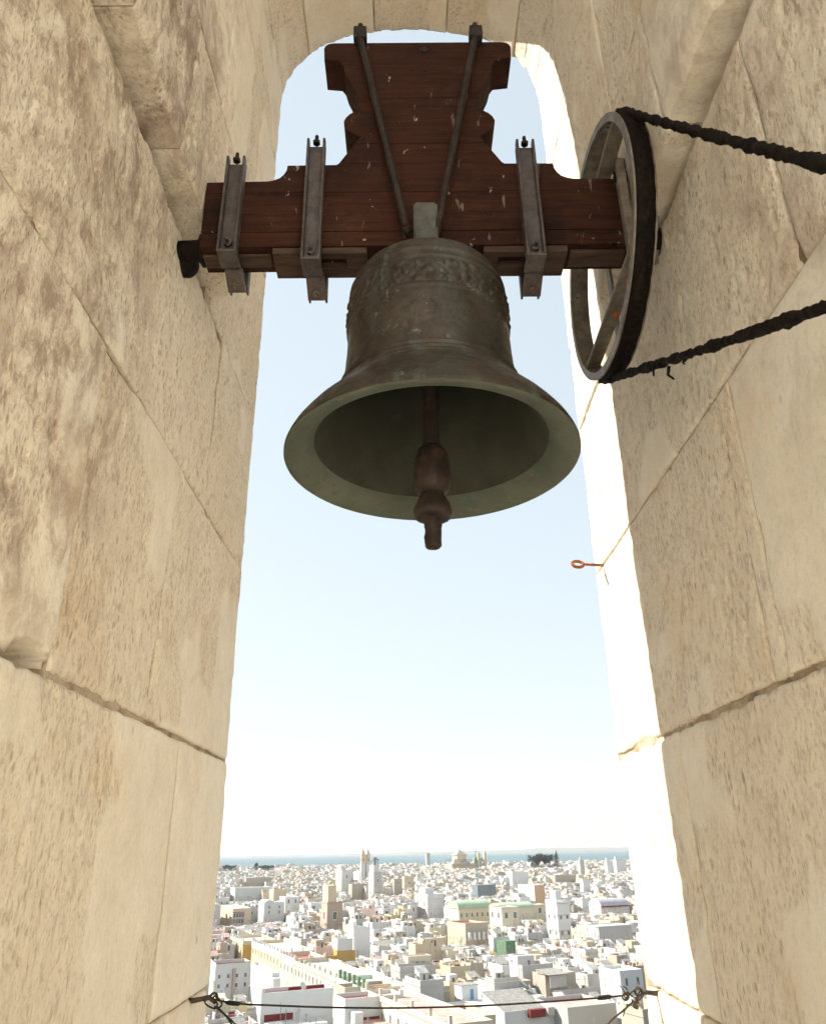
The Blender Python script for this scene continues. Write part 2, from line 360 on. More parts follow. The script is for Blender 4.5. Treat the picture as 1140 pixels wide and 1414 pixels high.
def stone_block(parent, name, fmap, u0, u1, v0, v1, seed, gap=.005, step=.0085, amp=.004, chip=.009, rough=.45, tone=.5, arris=(0,0,0,0), depth=.14, gv=None, hole=None, gu=None):
    """one dressed stone: fmap(u, v, d) -> point, d pushes out of the face; arris = extra chipping (u0,u1,v0,v1 edges)"""
    nu = max(8, int((u1-u0)/step)); nv = max(8, int((v1-v0)/step))
    a = np.linspace(0, 1, nu+1); b = np.linspace(0, 1, nv+1)
    A, B = np.meshgrid(a, b, indexing='ij')
    g0, g1 = gv or (gap, gap); h0, h1 = gu or (gap, gap); U = u0+h0+(u1-u0-h0-h1)*A; V = v0+g0+(v1-v0-g0-g1)*B
    S = seed*7.31
    def e1(c, sd): return fbm(np.stack([c*16, np.full_like(c, S), np.full_like(c, sd)], -1), 4, 3)-.5
    # ragged joint lines
    w = .007
    lowf = fbm(np.stack([V*4.5, np.full_like(V, 2.2), np.full_like(V, 9.1)], -1), 3, 41)
    U = U+(1-A)**8*(e1(V, 1.5)*w+arris[0]*abs(e1(V, 3.5))*2)-A**8*(e1(V, 2.5)*w+arris[1]*(abs(e1(V, 4.5))*2.4+(lowf-.3)*1.3))
    V = V+(1-B)**8*(e1(U, 5.5)*max(w*.6, g0*2.6)+arris[2]*(fbm(np.stack([U*5, np.full_like(U, S), np.full_like(U, 6.5)], -1), 2, 44)-.3)*2.2)-B**8*(e1(U, 7.5)*max(w*.6, g1*2.6)+arris[3]*abs(e1(U, 8.5))*2)
    P = np.stack([U, V, np.full_like(U, S)], -1)
    dn = (fbm(P*2.1, 3, 11)-.5)*amp*3.2+(fbm(P*9, 4, 12)-.5)*amp*1.6
    patch = fbm(P*1.9+4.4, 4, 13)                      # skim coat versus eroded areas
    ro = sstep(patch, .60-rough*.35, .66-rough*.35)
    dn = dn-ro*.003+(fbm(P*np.array([52, 26, 1]), 3, 14)-.5)*.0042*ro
    pit = sstep(fbm(P*np.array([38, 15, 1]), 3, 16), .62, .76)
    dn = dn-pit*.0045*(.25+ro)
    eu = np.minimum(U-U[0:1, :], U[-1:, :]-U); ev = np.minimum(V-V[:, 0:1], V[:, -1:]-V)
    edge = np.minimum(eu, ev); chn = sstep(fbm(P*14, 4, 15), .42, .75)
    dn = dn-np.exp(-(edge/.005)**2)*.004-np.exp(-(edge/.012)**2)*chip*chn*sstep(fbm(P*3.1, 2, 19), .42, .62)
    for k, (E_, q) in enumerate(((U-U[0:1, :], arris[0]), (U[-1:, :]-U, arris[1]), (V-V[:, 0:1], arris[2]), (V[:, -1:]-V, arris[3]))):
        if q: dn = dn-np.exp(-(E_/.022)**2)*q*(.4+1.1*chn)
    if hole:
        hn = fbm(P*np.array([17, 17, 1]), 4, 27); q_ = ((U-hole[0])/hole[2])**2+((V-hole[1])/hole[3])**2
        dn = dn-sstep(np.exp(-q_)+(hn-.5)*.9, .42, .62)*.10
    X, Y, Z = fmap(U, V, dn)
    top = np.stack([X, Y, Z], -1).reshape(-1, 3)
    ring = [(i, 0) for i in range(nu)]+[(nu, j) for j in range(nv)]+[(i, nv) for i in range(nu, 0, -1)]+[(0, j) for j in range(nv, 0, -1)]
    ri = [i*(nv+1)+j for i, j in ring]
    bu = np.array([U[i, j] for i, j in ring]); bv = np.array([V[i, j] for i, j in ring])
    BX, BY, BZ = fmap(bu, bv, np.full_like(bu, -depth))
    verts = np.concatenate([top, np.stack([BX, BY, BZ], -1)])
    i, j = np.meshgrid(np.arange(nu), np.arange(nv), indexing='ij'); q = (i*(nv+1)+j).ravel()
    faces = np.stack([q, q+nv+1, q+nv+2, q+1], -1).tolist(); n0 = len(top)
    L = len(ri)
    side = [(ri[(k+1) % L], ri[k], n0+k, n0+(k+1) % L) for k in range(L)]
    # orient
    p = verts; f0 = faces[len(faces)//2]; nrm = np.cross(p[f0[1]]-p[f0[0]], p[f0[2]]-p[f0[1]])
    mu, mv = np.array([(u0+u1)/2]), np.array([(v0+v1)/2])
    o1 = np.array([c[0] for c in fmap(mu, mv, np.array([.1]))]); o0 = np.array([c[0] for c in fmap(mu, mv, np.array([0.]))])
    if np.dot(nrm, o1-o0) < 0:
        faces = [f[::-1] for f in faces]; side = [f[::-1] for f in side]
    me = bpy.data.meshes.new(name); me.from_pydata(verts.tolist(), [], faces+side); me.materials.append(M['stone'])
    sm = np.ones(len(me.polygons), bool); sm[len(faces):] = False; me.polygons.foreach_set('use_smooth', sm)
    at = me.attributes.new('rough', 'FLOAT', 'POINT'); val = np.zeros(len(verts)); val[:n0] = ro.ravel(); val[n0:] = .4; at.data.foreach_set('value', val)
    at = me.attributes.new('tone', 'FLOAT', 'POINT')
    tn = np.full(len(verts), tone) if not callable(tone) else tone(verts[:, 1], verts[:, 2]); at.data.foreach_set('value', np.clip(tn, 0, 1))
    me.update(); return link(name, me, parent)

def left_map(X0): return lambda u, v, d: (X0+d, u, v)
def right_map(X0): return lambda u, v, d: (X0-d, u, v)
# the weathering is stronger towards the in-room side and higher up the jambs
tone_l = lambda y, z: .08+(.12+.80*sstep(z, .15, .55))*sstep(2.0-y+.12*(z-.6), .25, .95)
tone_r = lambda y, z: .06+(.08+.42*sstep(z, .3, 1.1))*sstep(1.9-y+.1*z, .3, 1.0)
def jamb(side):
    lf = side < 0
    j = empty('jamb', parent=tower)
    fm = left_map if lf else right_map
    X0, X2, YE = (XL, XL2, YEND_L) if lf else (XR, XR2, YEND_R)
    tone = tone_l if lf else tone_r
    if lf:
        low = [(-1.66,-1.02,[.4,1.4,2.7]), (-1.02,-.36,[.4,.9,1.75,2.7]), (-.36,.286,[.4,1.02,2.10,2.7]), (.286,.965,[.4,1.30,1.83,2.7]), (.965,1.592,[.4,2.11,2.7])]
        out = [(1.592,2.335,[YE,2.7]), (2.335,3.03,[YE,2.33,2.7]), (3.03,3.45,[YE,2.7])]
        inn = [(1.62,2.10,[.4,1.02,1.37,YE]), (2.10,2.75,[.4,1.2,1.62,YE]), (2.75,3.4,[.4,1.3,YE]), (3.4,4.0,[.4,1.1,YE])]
    else:
        low = [(-1.66,-1.02,[.4,1.3,2.7]), (-1.02,-.37,[.4,1.1,1.9,2.7]), (-.37,.281,[.4,1.05,2.037,2.7]), (.281,.928,[.4,1.389,1.456,2.7]), (.928,1.545,[.4,1.04,2.7])]
        out = [(1.545,2.25,[YE,2.7]), (2.25,2.92,[YE,2.7]), (2.92,3.45,[YE,2.3,2.7])]
        inn = [(1.575,2.03,[.4,.95,1.294,YE]), (2.03,2.68,[.4,1.15,1.6,YE]), (2.68,3.4,[.4,1.3,YE]), (3.4,4.0,[.4,1.1,YE])]
    k = 0
    for rows, X, kind in ((low, X0, 'low'), (out, X0, 'out'), (inn, X2, 'inn')):
        for z0, z1, ys in rows:
            for a, b in zip(ys, ys[1:]):
                k += 1
                ar = [0, .019 if b > 2.69 else 0, 0, 0]
                if kind == 'low' and z1 > 1.5 and b < 2.2: ar[3] = .012
                if kind == 'inn' and z0 < 1.7: ar[2] = .010 if lf else .030
                if kind == 'inn' and b > 1.9: ar[1] = .008
                seen = z1 > -.6 and b > .85
                rg = {(True, 1): .9}.get((lf, k), .5)
                rnd = random.Random(k*13+(1 if lf else 77)); rg = (.30 if z1 < .3 and b < 2.2 else .15 if z1 < .3 else rnd.choice((.35, .5, .65, .8))) if b < 2.69 or lf else .8
                big = lambda z: .0062 if abs(z-.284) < .01 else (.0036 if abs(z+.365) < .01 else .0019)
                stone_block(j, 'stone', fm(X), a, b, z0, z1, k+(0 if lf else 40), gap=.0021, gv=(big(z0), big(z1)), gu=tuple(.0052 if kind == 'low' and lf and z1 < .3 and abs(q_-2.1) < .01 else .0034 if kind == 'low' and abs(q_-2.11) < .01 else .0021 for q_ in (a, b)), hole=(1.215, .30, .075, .022) if lf else None,
                            step=.0078 if seen else .05, amp=.0028, chip=.013, rough=rg, tone=tone, arris=ar, depth=.14)
    # mortar behind the joints, and the rubble core of the wall
    c = MB(); s = side
    def bx(xa, xb, *r): c.box(min(xa, xb), max(xa, xb), *r)
    bx(X0+s*.012, X0+s*.13, .405, 2.685, -1.66, .255); bx(X0+s*.012, X0+s*.13, .405, 2.685, .325, 1.53)
    if lf: bx(X0+s*.012, X0+s*.13, .405, 1.13, .255, .325); bx(X0+s*.012, X0+s*.13, 1.30, 2.685, .255, .325)
    else: bx(X0+s*.012, X0+s*.13, .405, 2.685, .255, .325)
    bx(X0+s*.012, X0+s*.13, YE-.05, 2.685, 1.53, 3.45)
    bx(X2+s*.014, X2+s*.10, .405, YE-.012, 1.66, 4.0)
    c.build('mortar', M['mortar'], j)
    w = MB()
    def bw(xa, xb, *r): w.box(min(xa, xb), max(xa, xb), *r)
    bw(X0+s*.131, s*1.75, .41, 2.695, -3, 5.3)
    w.build('wall_core', M['mortar'], j)
    return j
jamb(-1); jamb(1)

# arch over the opening
AC, AA, AB, AN, AZ = .041, .6535, .645, 2.45, 3.42
def arch_pt(th, d):
    c, s = np.cos(th), np.sin(th)
    x = np.sign(c)*np.abs(c)**(2/AN); z = np.abs(s)**(2/AN)
    # push outwards (towards the axis of the opening) by d
    nx, nz = -c, -s
    return AC+AA*x+nx*d, AZ+AB*z+nz*d
arch = empty('arch', parent=tower)
TH = np.linspace(math.pi, 0, 400); AXx, AZz = arch_pt(TH, 0)
def th_of_x(x): return float(np.interp(x, AXx, TH))
ths = [math.pi]+[th_of_x(x) for x in (-.605, -.483, -.142, .243, .586, .684)]+[0.0]
LEN = 1.0
for k, (t0, t1) in enumerate(zip(ths, ths[1:])):
    def fmap(u, v, d):        # u: running angle scaled, v: depth Y
        x, z = arch_pt(math.pi-u, d); return x, v, z
    stone_block(arch, 'voussoir', fmap, math.pi-t0, math.pi-t1, 1.95, 2.7, 90+k, gap=.004, step=.010, amp=.004, chip=.009,
                rough=.6, tone=.1, arris=(0, 0, 0, .010))
am = MB(); n = 48; tt = np.linspace(math.pi, 0, n); vs = []; fs = []
for ty, y in enumerate((1.96, 2.69)):
    for t in tt:
        x, z = arch_pt(np.array([t]), np.array([-.016])); vs.append((float(x[0]), y, float(z[0])))
    for t in tt:
        vs.append((AC+(AA+.6)*math.cos(t), y, 5.3 if 0 < t < math.pi else AZ))
for i in range(n-1):
    fs += [(i, i+1, 2*n+i+1, 2*n+i), (i, n+i, n+i+1, i+1), (2*n+i, 2*n+i+1, 3*n+i+1, 3*n+i), (n+i, 3*n+i, 3*n+i+1, n+i+1)]
am.add(vs, fs); am.build('mortar', M['mortar'], arch)
# rest of the bell wall: soffit of the inner reveal and coping; behind it an unseen terrace, floor whitened and tall walls added to bounce sunlight
b = MB()
b.box(-.68, .76, .41, 1.955, 4.0, 5.3); b.box(-1.8, 1.8, .38, 2.74, 5.302, 5.5)
b.build('coping', M['plaster'], tower)
b = MB(); b.box(-5.2, 5.2, -7.5, .405, -2.2, -1.66); b.box(XL+.002, XR-.002, .405, 2.72, -2.2, -.92); b.build('floor', M['plaster'], tower)
b = MB()
b.box(-5.2, 5.2, -7.9, -7.5, -2.2, -.75); b.box(-5.6, -5.2, -7.9, .405, -2.2, -1.1); b.box(2.3, 2.7, -5.5, -.5, -1.66, 4.2); b.box(-4.2, 2.3, -3.8, -3.4, -1.66, 4.2)  # low parapets, then two tall white walls added behind to bounce sunlight
b.build('parapet_and_bounce_wall', M['plaster'], tower)
b = MB(); b.box(-5.6, 5.6, -7.9, 2.69, -48, -3.0); b.build('tower_shaft', M['stone'], tower)

# ------------------------------------------------------------------ bell
BX, BY, ZL = .0612, 1.62, .858
bell = tag(empty('church_bell', (BX, BY, EYE+ZL)), 'dark weathered bronze bell with green patina inside its wide mouth', 'bell')
prof = [(.100,.560),(.150,.548),(.176,.538),(.187,.527),(.196,.512),(.2015,.497),(.203,.488),(.2065,.484),(.2065,.479),(.2045,.475),(.2055,.462),(.2085,.458),(.2085,.454),(.206,.450),
        (.2075,.438),(.2085,.40),(.2085,.372),(.2115,.368),(.2115,.363),(.2085,.359),(.2088,.33),(.2105,.29),(.2135,.25),(.2175,.215),(.2215,.197),(.2275,.193),(.2275,.188),(.225,.184),(.229,.178),(.233,.174),(.232,.170),
        (.243,.150),(.262,.128),(.285,.104),(.309,.078),(.326,.056),(.341,.034),(.350,.016),(.3535,.006),(.353,.0)]
def resample(pr, step):
    o = []
    for (a, b), (c, d) in zip(pr, pr[1:]):
        n = max(1, int(math.hypot(c-a, d-b)/step))
        for i in range(n): o.append((a+(c-a)*i/n, b+(d-b)*i/n))
    return o+[pr[-1]]
seg = 400
pr = np.array(resample(prof, .0032)); th = np.linspace(0, 2*math.pi, seg, endpoint=False)
RR, TT = np.meshgrid(pr[:, 0], th, indexing='ij'); HH = np.repeat(pr[:, 1:2], seg, 1)
P = np.stack([np.cos(TT)*.21, np.sin(TT)*.21, HH], -1)
dr = (fbm(P*16, 3, 21)-.5)*.0028
band = sstep(HH, .374, .380)*(1-sstep(HH, .442, .448))
orn = np.abs(fbm(np.stack([np.cos(TT)*14, np.sin(TT)*14, HH*60], -1), 2, 22)-.5)
scroll = .5+.5*np.sin(TT*46+np.sin(HH*150)*1.6)*np.cos((HH-.41)*160)
rel = fbm(np.stack([np.cos(TT)*22, np.sin(TT)*22, HH*105], -1), 3, 24)
dr = dr+band*(sstep(scroll, .5, .62)*.0026+sstep(rel, .46, .56)*.0042)
for hr, ar_ in ((.4815, .0022), (.456, .002), (.3655, .0025), (.1905, .0025), (.176, .002), (.160, .0012), (.118, .0012)): dr = dr+np.exp(-((HH-hr)/.0022)**2)*ar_
medal = np.exp(-(((TT-4.62)*.21)**2+(HH-.29)**2)/.0011); dr = dr+sstep(medal, .3, .5)*.002*(.5+fbm(P*60, 2, 23))
RR = RR+dr
V = np.stack([RR*np.cos(TT), RR*np.sin(TT), HH], -1).reshape(-1, 3).tolist(); nr = len(pr)
Fq = [(k*seg+i, k*seg+(i+1) % seg, (k+1)*seg+(i+1) % seg, (k+1)*seg+i)[::-1] for k in range(nr-1) for i in range(seg)]
Fq.append(tuple(range(seg))[::-1])
mb = MB(); mb.add(V, Fq, 0, True); shell = mb.build('bell_shell', M['bronze'], bell)
# lip bevel and inside
ip = [(.353,.0),(.349,-.003),(.339,-.0015),(.322,.005),(.304,.015),(.291,.028),(.283,.040),(.268,.068),(.248,.108),(.222,.165),(.208,.21),(.196,.26),(.188,.34),(.184,.42),(.175,.475),(.14,.505),(.03,.51)]
mb = MB(); mb.lathe(resample(ip[:7], .005), seg=140, caps=False); lip = mb.build('lip', M['patina'], bell)
t = NT('bell_inside'); c = t.mix(t.ramp(t.noise(5, 5, .6), .35, .7), (.034, .034, .024), (.062, .062, .045))
c = t.mix(t.ramp(t.noise(16, 5, .7), .55, .75, 0, .5), c, (.055, .07, .05))
M['inside'] = t.out(c, .8, t.bump(t.noise(80, 3, .6), .2, .002), spec=.2)
mb = MB(); mb.lathe(ip[6:], seg=140, caps=False); mb.build('inner_wall', M['inside'], bell)
mb = MB(); mb.box(-.034, .030, -.098, -.040, .525, .742); cm = mb.mesh('crown', M['block']); bevel_mesh(cm, .006, 2); link('crown', cm, bell)
# clapper
cl = empty('clapper', (.0, 0, 0), parent=bell); cl.rotation_euler = (R(.4), R(0.5), 0)
z = lambda h: h-ZL
mb = MB(); mb.lathe(resample([(.021, z(.895)), (.0205, z(1.05)), (.022, z(1.30)), (.03, z(1.34))], .012), seg=28); mb.build('shaft', M['clapper'], cl)
mb = MB(); mb.lathe(resample([(.026,z(.768)),(.036,z(.776)),(.0435,z(.797)),(.0445,z(.812)),(.0425,z(.845)),(.038,z(.872)),(.033,z(.888)),(.024,z(.897))], .004), seg=48); mb.build('ball', M['clapper'], cl)
mb = MB(); mb.lathe(resample([(.0205,z(.706)),(.040,z(.709)),(.0455,z(.716)),(.0455,z(.726)),(.041,z(.742)),(.034,z(.758)),(.028,z(.770))], .004), seg=48); mb.build('collar', M['clapper'], cl)
mb = MB(); mb.lathe(resample([(.008,z(.650)),(.009,z(.638)),(.0165,z(.636)),(.0195,z(.640)),(.0200,z(.70)),(.0215,z(.712))], .004), seg=36); mb.build('tip', M['clapper'], cl)

for o in list(bpy.data.objects):
    if o.parent == cl:
        co_ = np.zeros(len(o.data.vertices)*3); o.data.vertices.foreach_get('co', co_); co_ = co_.reshape(-1, 3)
        rr_ = np.maximum(np.hypot(co_[:, 0], co_[:, 1]), 1e-5); k_ = 1+((fbm(co_*55, 4, 51)-.5)*.0050+(fbm(co_*160, 2, 52)-.5)*.0022)/np.maximum(rr_, .01)
        co_[:, 0] *= k_; co_[:, 1] *= k_; o.data.vertices.foreach_set('co', co_.ravel()); o.data.update()
# ------------------------------------------------------------------ yoke
YC = .0505; YF, YB = 1.565, 1.668
yoke = tag(empty('bell_yoke', (YC, (YF+YB)/2, EYE+1.488)), 'dark red wooden bell yoke with scrolled top, iron straps and tie rods', 'yoke')
OY = (YF+YB)/2; OZ = 1.488
half = [(2.312,0),(2.312,.262),(2.309,.276),(2.301,.286),(2.288,.2905),(2.233,.288),(2.226,.240),(2.205,.228),(2.165,.219),(2.130,.206),(2.095,.190),(2.062,.181),(2.030,.178),(2.010,.178),
        (2.004,.190),(1.994,.205),(1.980,.216),(1.962,.222),(1.944,.220),(1.925,.210),(1.910,.196),(1.899,.178),(1.894,.174),(1.885,.180),(1.792,.232),(1.787,.240),(1.786,.3775),
        (1.768,.379),(1.752,.386),(1.738,.397),(1.7285,.4145),(1.725,.43),(1.722,.60),(1.488,.598)]
def xs_at(zc, above):
    for (z0, x0), (z1, x1) in zip(half, half[1:]):
        if z0 >= zc >= z1 and z0 != z1: return x0+(x1-x0)*(z0-zc)/(z0-z1)
    return half[-1][1]
def plank(z1, z0, name='plank', dy=0.0, inset=.0004):
    pts = [(z1, xs_at(z1-1e-5, 0))] if z1 < 2.312 else [(2.312, .0)]
    pts += [(zz, x) for zz, x in half if z0 < zz < z1 or (z1 >= 2.312 and zz == 2.312 and x > 0)]
    pts += [(z0, xs_at(z0+1e-5, 1))]
    R_ = [(x, zz) for zz, x in pts]; Lf = [(-x, zz) for zz, x in pts if x > 1e-6][::-1]
    poly = R_+Lf; n = len(poly); zm = (z0+z1)/2
    poly = [(x, zz-inset if zz > zm else zz+inset) for x, zz in poly]
    vs = [(x, YF-OY+dy, zz-OZ) for x, zz in poly]+[(x, YB-OY-dy*.5, zz-OZ) for x, zz in poly]
    fs = [tuple(range(n)), tuple(range(2*n-1, n-1, -1))]+[(i, n+i, n+(i+1) % n, (i+1) % n) for i in range(n)]
    b = MB(); b.add(vs, [f[::-1] for f in fs]); me = b.mesh('plank', M['wood'])
    bm = bmesh.new(); bm.from_mesh(me); bmesh.ops.recalc_face_normals(bm, faces=bm.faces)
    ed = [e for e in bm.edges if len(e.link_faces) == 2 and any(len(f.verts) > 4 for f in e.link_faces)]
    bmesh.ops.bevel(bm, geom=ed, offset=.0016, segments=2, affect='EDGES', clamp_overlap=True); bm.to_mesh(me); bm.free()
    return link(name, me, yoke)
plank(2.312, 2.058, dy=.0004); plank(2.058, 1.868); plank(1.868, 1.790, dy=.0006); plank(1.790, 1.679, dy=.0001); plank(1.679, 1.538, dy=.0005); plank(1.538, 1.488, dy=.003)
def lb(b, x0, x1, y0, y1, z0, z1, mi=0): b.box(x0-YC, x1-YC, y0-OY, y1-OY, z0-OZ, z1-OZ, mi)
# sole board under the beam, with slots
for x0, x1, nm in ((-.352, -.10, 'sole_board'), (.215, .44, 'sole_board')):
    b = MB(); xa, xb = (x0+.12, x1-.055) if x0 < 0 else (x0+.04, x1-.07)
    lb(b, x0, x1, 1.572, 1.592, 1.466, 1.4865); lb(b, x0, x1, 1.628, 1.667, 1.466, 1.4865)
    lb(b, x0, xa, 1.592, 1.628, 1.466, 1.4865); lb(b, xb, x1, 1.592, 1.628, 1.466, 1.4865)
    b.build(nm, M['oldwood'], yoke)
b = MB(); lb(b, -.545, -.36, 1.590, 1.640, 1.478, 1.4865); me = b.mesh('worn_batten', M['oldwood']); bevel_mesh(me, .003); link('worn_batten', me, yoke)
b = MB(); lb(b, .45, .60, 1.585, 1.645, 1.474, 1.4865); me = b.mesh('worn_batten', M['oldwood']); bevel_mesh(me, .003); link('worn_batten', me, yoke)
# U section straps, front and back, with tie plates and bolts
def strap(x, zt, zb):
    s = empty('strap', (x-YC, 0, 0), parent=yoke); w = .026
    b = MB()
    def q(x0, x1, y0, y1, z0, z1): b.box(x0, x1, y0-OY, y1-OY, z0-OZ, z1-OZ)
    q(-w, w, 1.553, 1.5625, zb, zt-.012); q(-w, -w+.007, 1.533, 1.553, zb, zt); q(w-.007, w, 1.533, 1.553, zb, zt)
    me = b.mesh('front_channel', M['iron']); bevel_mesh(me, .0015); link('front_channel', me, s)
    b = MB(); zb2 = zb-.008
    q(-w+.004, w+.004, 1.673, 1.681, zb2, zt); q(-w+.004, -w+.010, 1.681, 1.70, zb2-.010, zt); q(w-.002, w+.004, 1.681, 1.70, zb2-.010, zt)
    me = b.mesh('rear_channel', M['iron']); bevel_mesh(me, .0015); link('rear_channel', me, s)
    b = MB(); b.obox((.004, 1.642-OY, zb-OZ-.014), (1, 0, 0), (0, .85, -.40), (0, .40, .85), .0245, .034, .004)
    b.box(-w, w, 1.535-OY, 1.605-OY, zb-.006-OZ, zb+.001-OZ)
    me = b.mesh('tie_plate', M['iron']); bevel_mesh(me, .0012); link('tie_plate', me, s)
    b = MB(); b.hexbolt((.004, 1.650-OY, zb-OZ-.022), (0, -.43, -.90), .011, .012); b.lathe([(.005, 0), (.005, .02), (.003, .022)], (.004, 1.650-OY, zb-OZ-.022), (0, -.43, -.9), 8); b.build('bolt', M['iron'], s)
    b = MB(); b.hexbolt((0, 1.553-OY, zb+.030-OZ), (0, -1, 0), .0115, .012); b.lathe([(.0055, 0), (.0055, .026), (.004, .028)], (0, 1.553-OY, zb+.030-OZ), (0, -1, 0), 8); b.build('bolt', M['iron'], s)
    b = MB(); b.hexbolt((0, 1.545-OY, zt-.012-OZ), (0, 0, 1), .011, .011); b.lathe([(.0055, 0), (.0055, .03), (.004, .033)], (0, 1.545-OY, zt-.012-OZ), (0, 0, 1), 8); b.build('bolt', M['dark_iron'], s)
strap(-.4665, 1.790, 1.452); strap(-.2445, 1.857, 1.422); strap(.348, 1.846, 1.428)
# tie rods with brackets on the cap
for (tx, ty), (bx_, by_) in (((497, 52), (560, 312)), ((656.5, 46), (603.5, 316))):
    a_ = at_y((tx, ty), 1.545)-Vector((0, 0, EYE)); c_ = at_y((bx_, by_), 1.535)-Vector((0, 0, EYE))
    off = Vector((YC, OY, OZ)); a_, c_ = a_-off, c_-off; dv = (c_-a_).normalized()
    b = MB(); b.tube([a_-dv*.012, a_+dv*.25, c_-dv*.05, c_], .0105, 12); b.tube([c_, c_+dv*.012+Vector((0,.02,0))], [.0105, .008], 10)
    b.build('tie_rod', M['dark_iron'], yoke)
    b = MB(); b.box(a_.x-.020, a_.x+.020, 1.532-OY, 1.575-OY, 2.295-OZ, 2.345-OZ); me = b.mesh('rod_bracket', M['dark_iron']); bevel_mesh(me, .003); link('rod_bracket', me, yoke)
    b = MB(); b.hexbolt((a_.x, 1.552-OY, 2.345-OZ), (0, 0, 1), .014, .016); b.lathe([(.0085, 0), (.0085, .03), (.006, .034)], (a_.x, 1.552-OY, 2.345-OZ), (0, 0, 1), 8); b.build('nut', M['dark_iron'], yoke)
b = MB(); b.lathe([(.012, 0), (.013, .002), (.011, .004)], (0.02, YF-.002-OY, 2.272-OZ), (0, -1, 0), 12); b.build('bolt_head', M['dark_iron'], yoke)
# gudgeons and bearings
for s, x0, x1 in ((-1, -.548, XL), (1, .65, XR)):
    b = MB(); b.lathe([(.042, 0), (.045, .01), (.03, .02), (.028, abs(x1-x0)+.03)], (x0-YC-.004*s, 0, 1.520-OZ), (s, 0, 0), 20); b.build('gudgeon', M['grease'], yoke)
for s, x1, yy in ((-1, XL, 1.655), (1, XR, 1.60)):
    b = MB(); rg = random.Random(5)
    b.lathe([(.040, -.03), (.042, .004), (.038, .014), (.030, .024), (.02, .03)], (0, 0, 0), (-s, 0, 0), 22)
    o = b.build('bearing', M['grease'], None, loc=(x1-s*.004, yy, EYE+1.515))
    tag(o, 'black greasy bearing block under the %s end of the yoke' % ('left' if s < 0 else 'wheel'), 'bearing', 'bearings carrying the yoke')

# ------------------------------------------------------------------ wheel and drive chain
WX0, WX1, WY, WZ, WR = .543, .590, 1.640, 1.520, .348
wheel = tag(empty('ringing_pulley', ((WX0+WX1)/2, WY, EYE+WZ)), 'grey steel ringing wheel with flat spokes fixed round the yoke end', 'wheel')
hx = (WX1-WX0)/2
def ring(b, x0, x1, r0, r1, seg=120, mi=0):
    vs = []; fs = []
    for i in range(seg):
        a = 2*math.pi*i/seg
        for x, r in ((x0, r0), (x1, r0), (x1, r1), (x0, r1)): vs.append((x, r*math.cos(a), r*math.sin(a)))
    for i in range(seg):
        j = (i+1) % seg
        for k in range(4): fs.append((i*4+k, j*4+k, j*4+(k+1) % 4, i*4+(k+1) % 4))
    b.add(vs, [f[::-1] for f in fs], mi, False)
b = MB(); ring(b, -hx, hx, WR-.014, WR-.007); ring(b, -hx-.004, -hx+.001, WR-.019, WR+.003); ring(b, hx-.001, hx+.004, WR-.016, WR+.004)
me = b.mesh('rim', M['zinc']); bm = bmesh.new(); bm.from_mesh(me); bmesh.ops.recalc_face_normals(bm, faces=bm.faces); bm.to_mesh(me); bm.free(); link('rim', me, wheel)
def bar(p0, p1, w, th_, x, name='spoke', mat='zinc'):
    p0, p1 = Vector((x, *p0)), Vector((x, *p1)); d = (p1-p0).normalized(); b = MB()
    b.obox((p0+p1)/2, d, Vector((1, 0, 0)), d.cross(Vector((1, 0, 0))), (p1-p0).length/2, th_/2, w/2)
    me = b.mesh(name, M[mat]); bevel_mesh(me, .0015); return link(name, me, wheel)
c45 = lambda a, r: (r*math.cos(R(a)), r*math.sin(R(a)))
def crossbar(y0, y1, z0, z1, x0, x1, name='crossbar'):
    b = MB(); b.box(x0, x1, y0, y1, z0, z1); me = b.mesh(name, M['zinc']); bevel_mesh(me, .002); return link(name, me, wheel)
crossbar(-.285, .285, -.197, -.188, -hx+.002, hx-.004)
crossbar(-.285, .285, .205, .214, -hx+.002, hx-.004)
bar((-.105, -.28), (-.100, .27), .030, .008, hx+.006)
bar((.09, -.31), (.09, .31), .030, .008, hx+.006)
bar((-.118, .22), (-.112, -.11), .022, .024, .030, 'upright', 'zinc')
for yy, zz in ((-.262, -.155), (-.225, -.225)):
    b = MB(); b.box(-.003, .003, -.022, .022, -.016, .016); o = b.build('bracket', M['iron'], wheel, loc=(hx+.012, yy, zz)); o.rotation_euler = (R(35), 0, 0)
for a in (120, 128, 200, 208, 20, 28):
    b = MB(); b.hexbolt((-.006, *c45(a, WR-.0145)), (0, -math.cos(R(a)), -math.sin(R(a))), .009, .007); b.build('bolt', M['zinc'], wheel)
for r in (.22, .28):
    b = MB(); b.hexbolt((.004, .5-r*2.2, -.197), (0, 0, -1), .010, .010); b.build('bolt', M['rust'], wheel)
for zz in (.17, .215):
    b = MB(); b.box(-.016, .016, -.012, .012, -.018, .018); b.hexbolt((0, -.012, 0), (0, -1, 0), .010, .01); b.build('angle_bracket', M['dark_iron'], wheel, loc=(.034, -.105, zz))
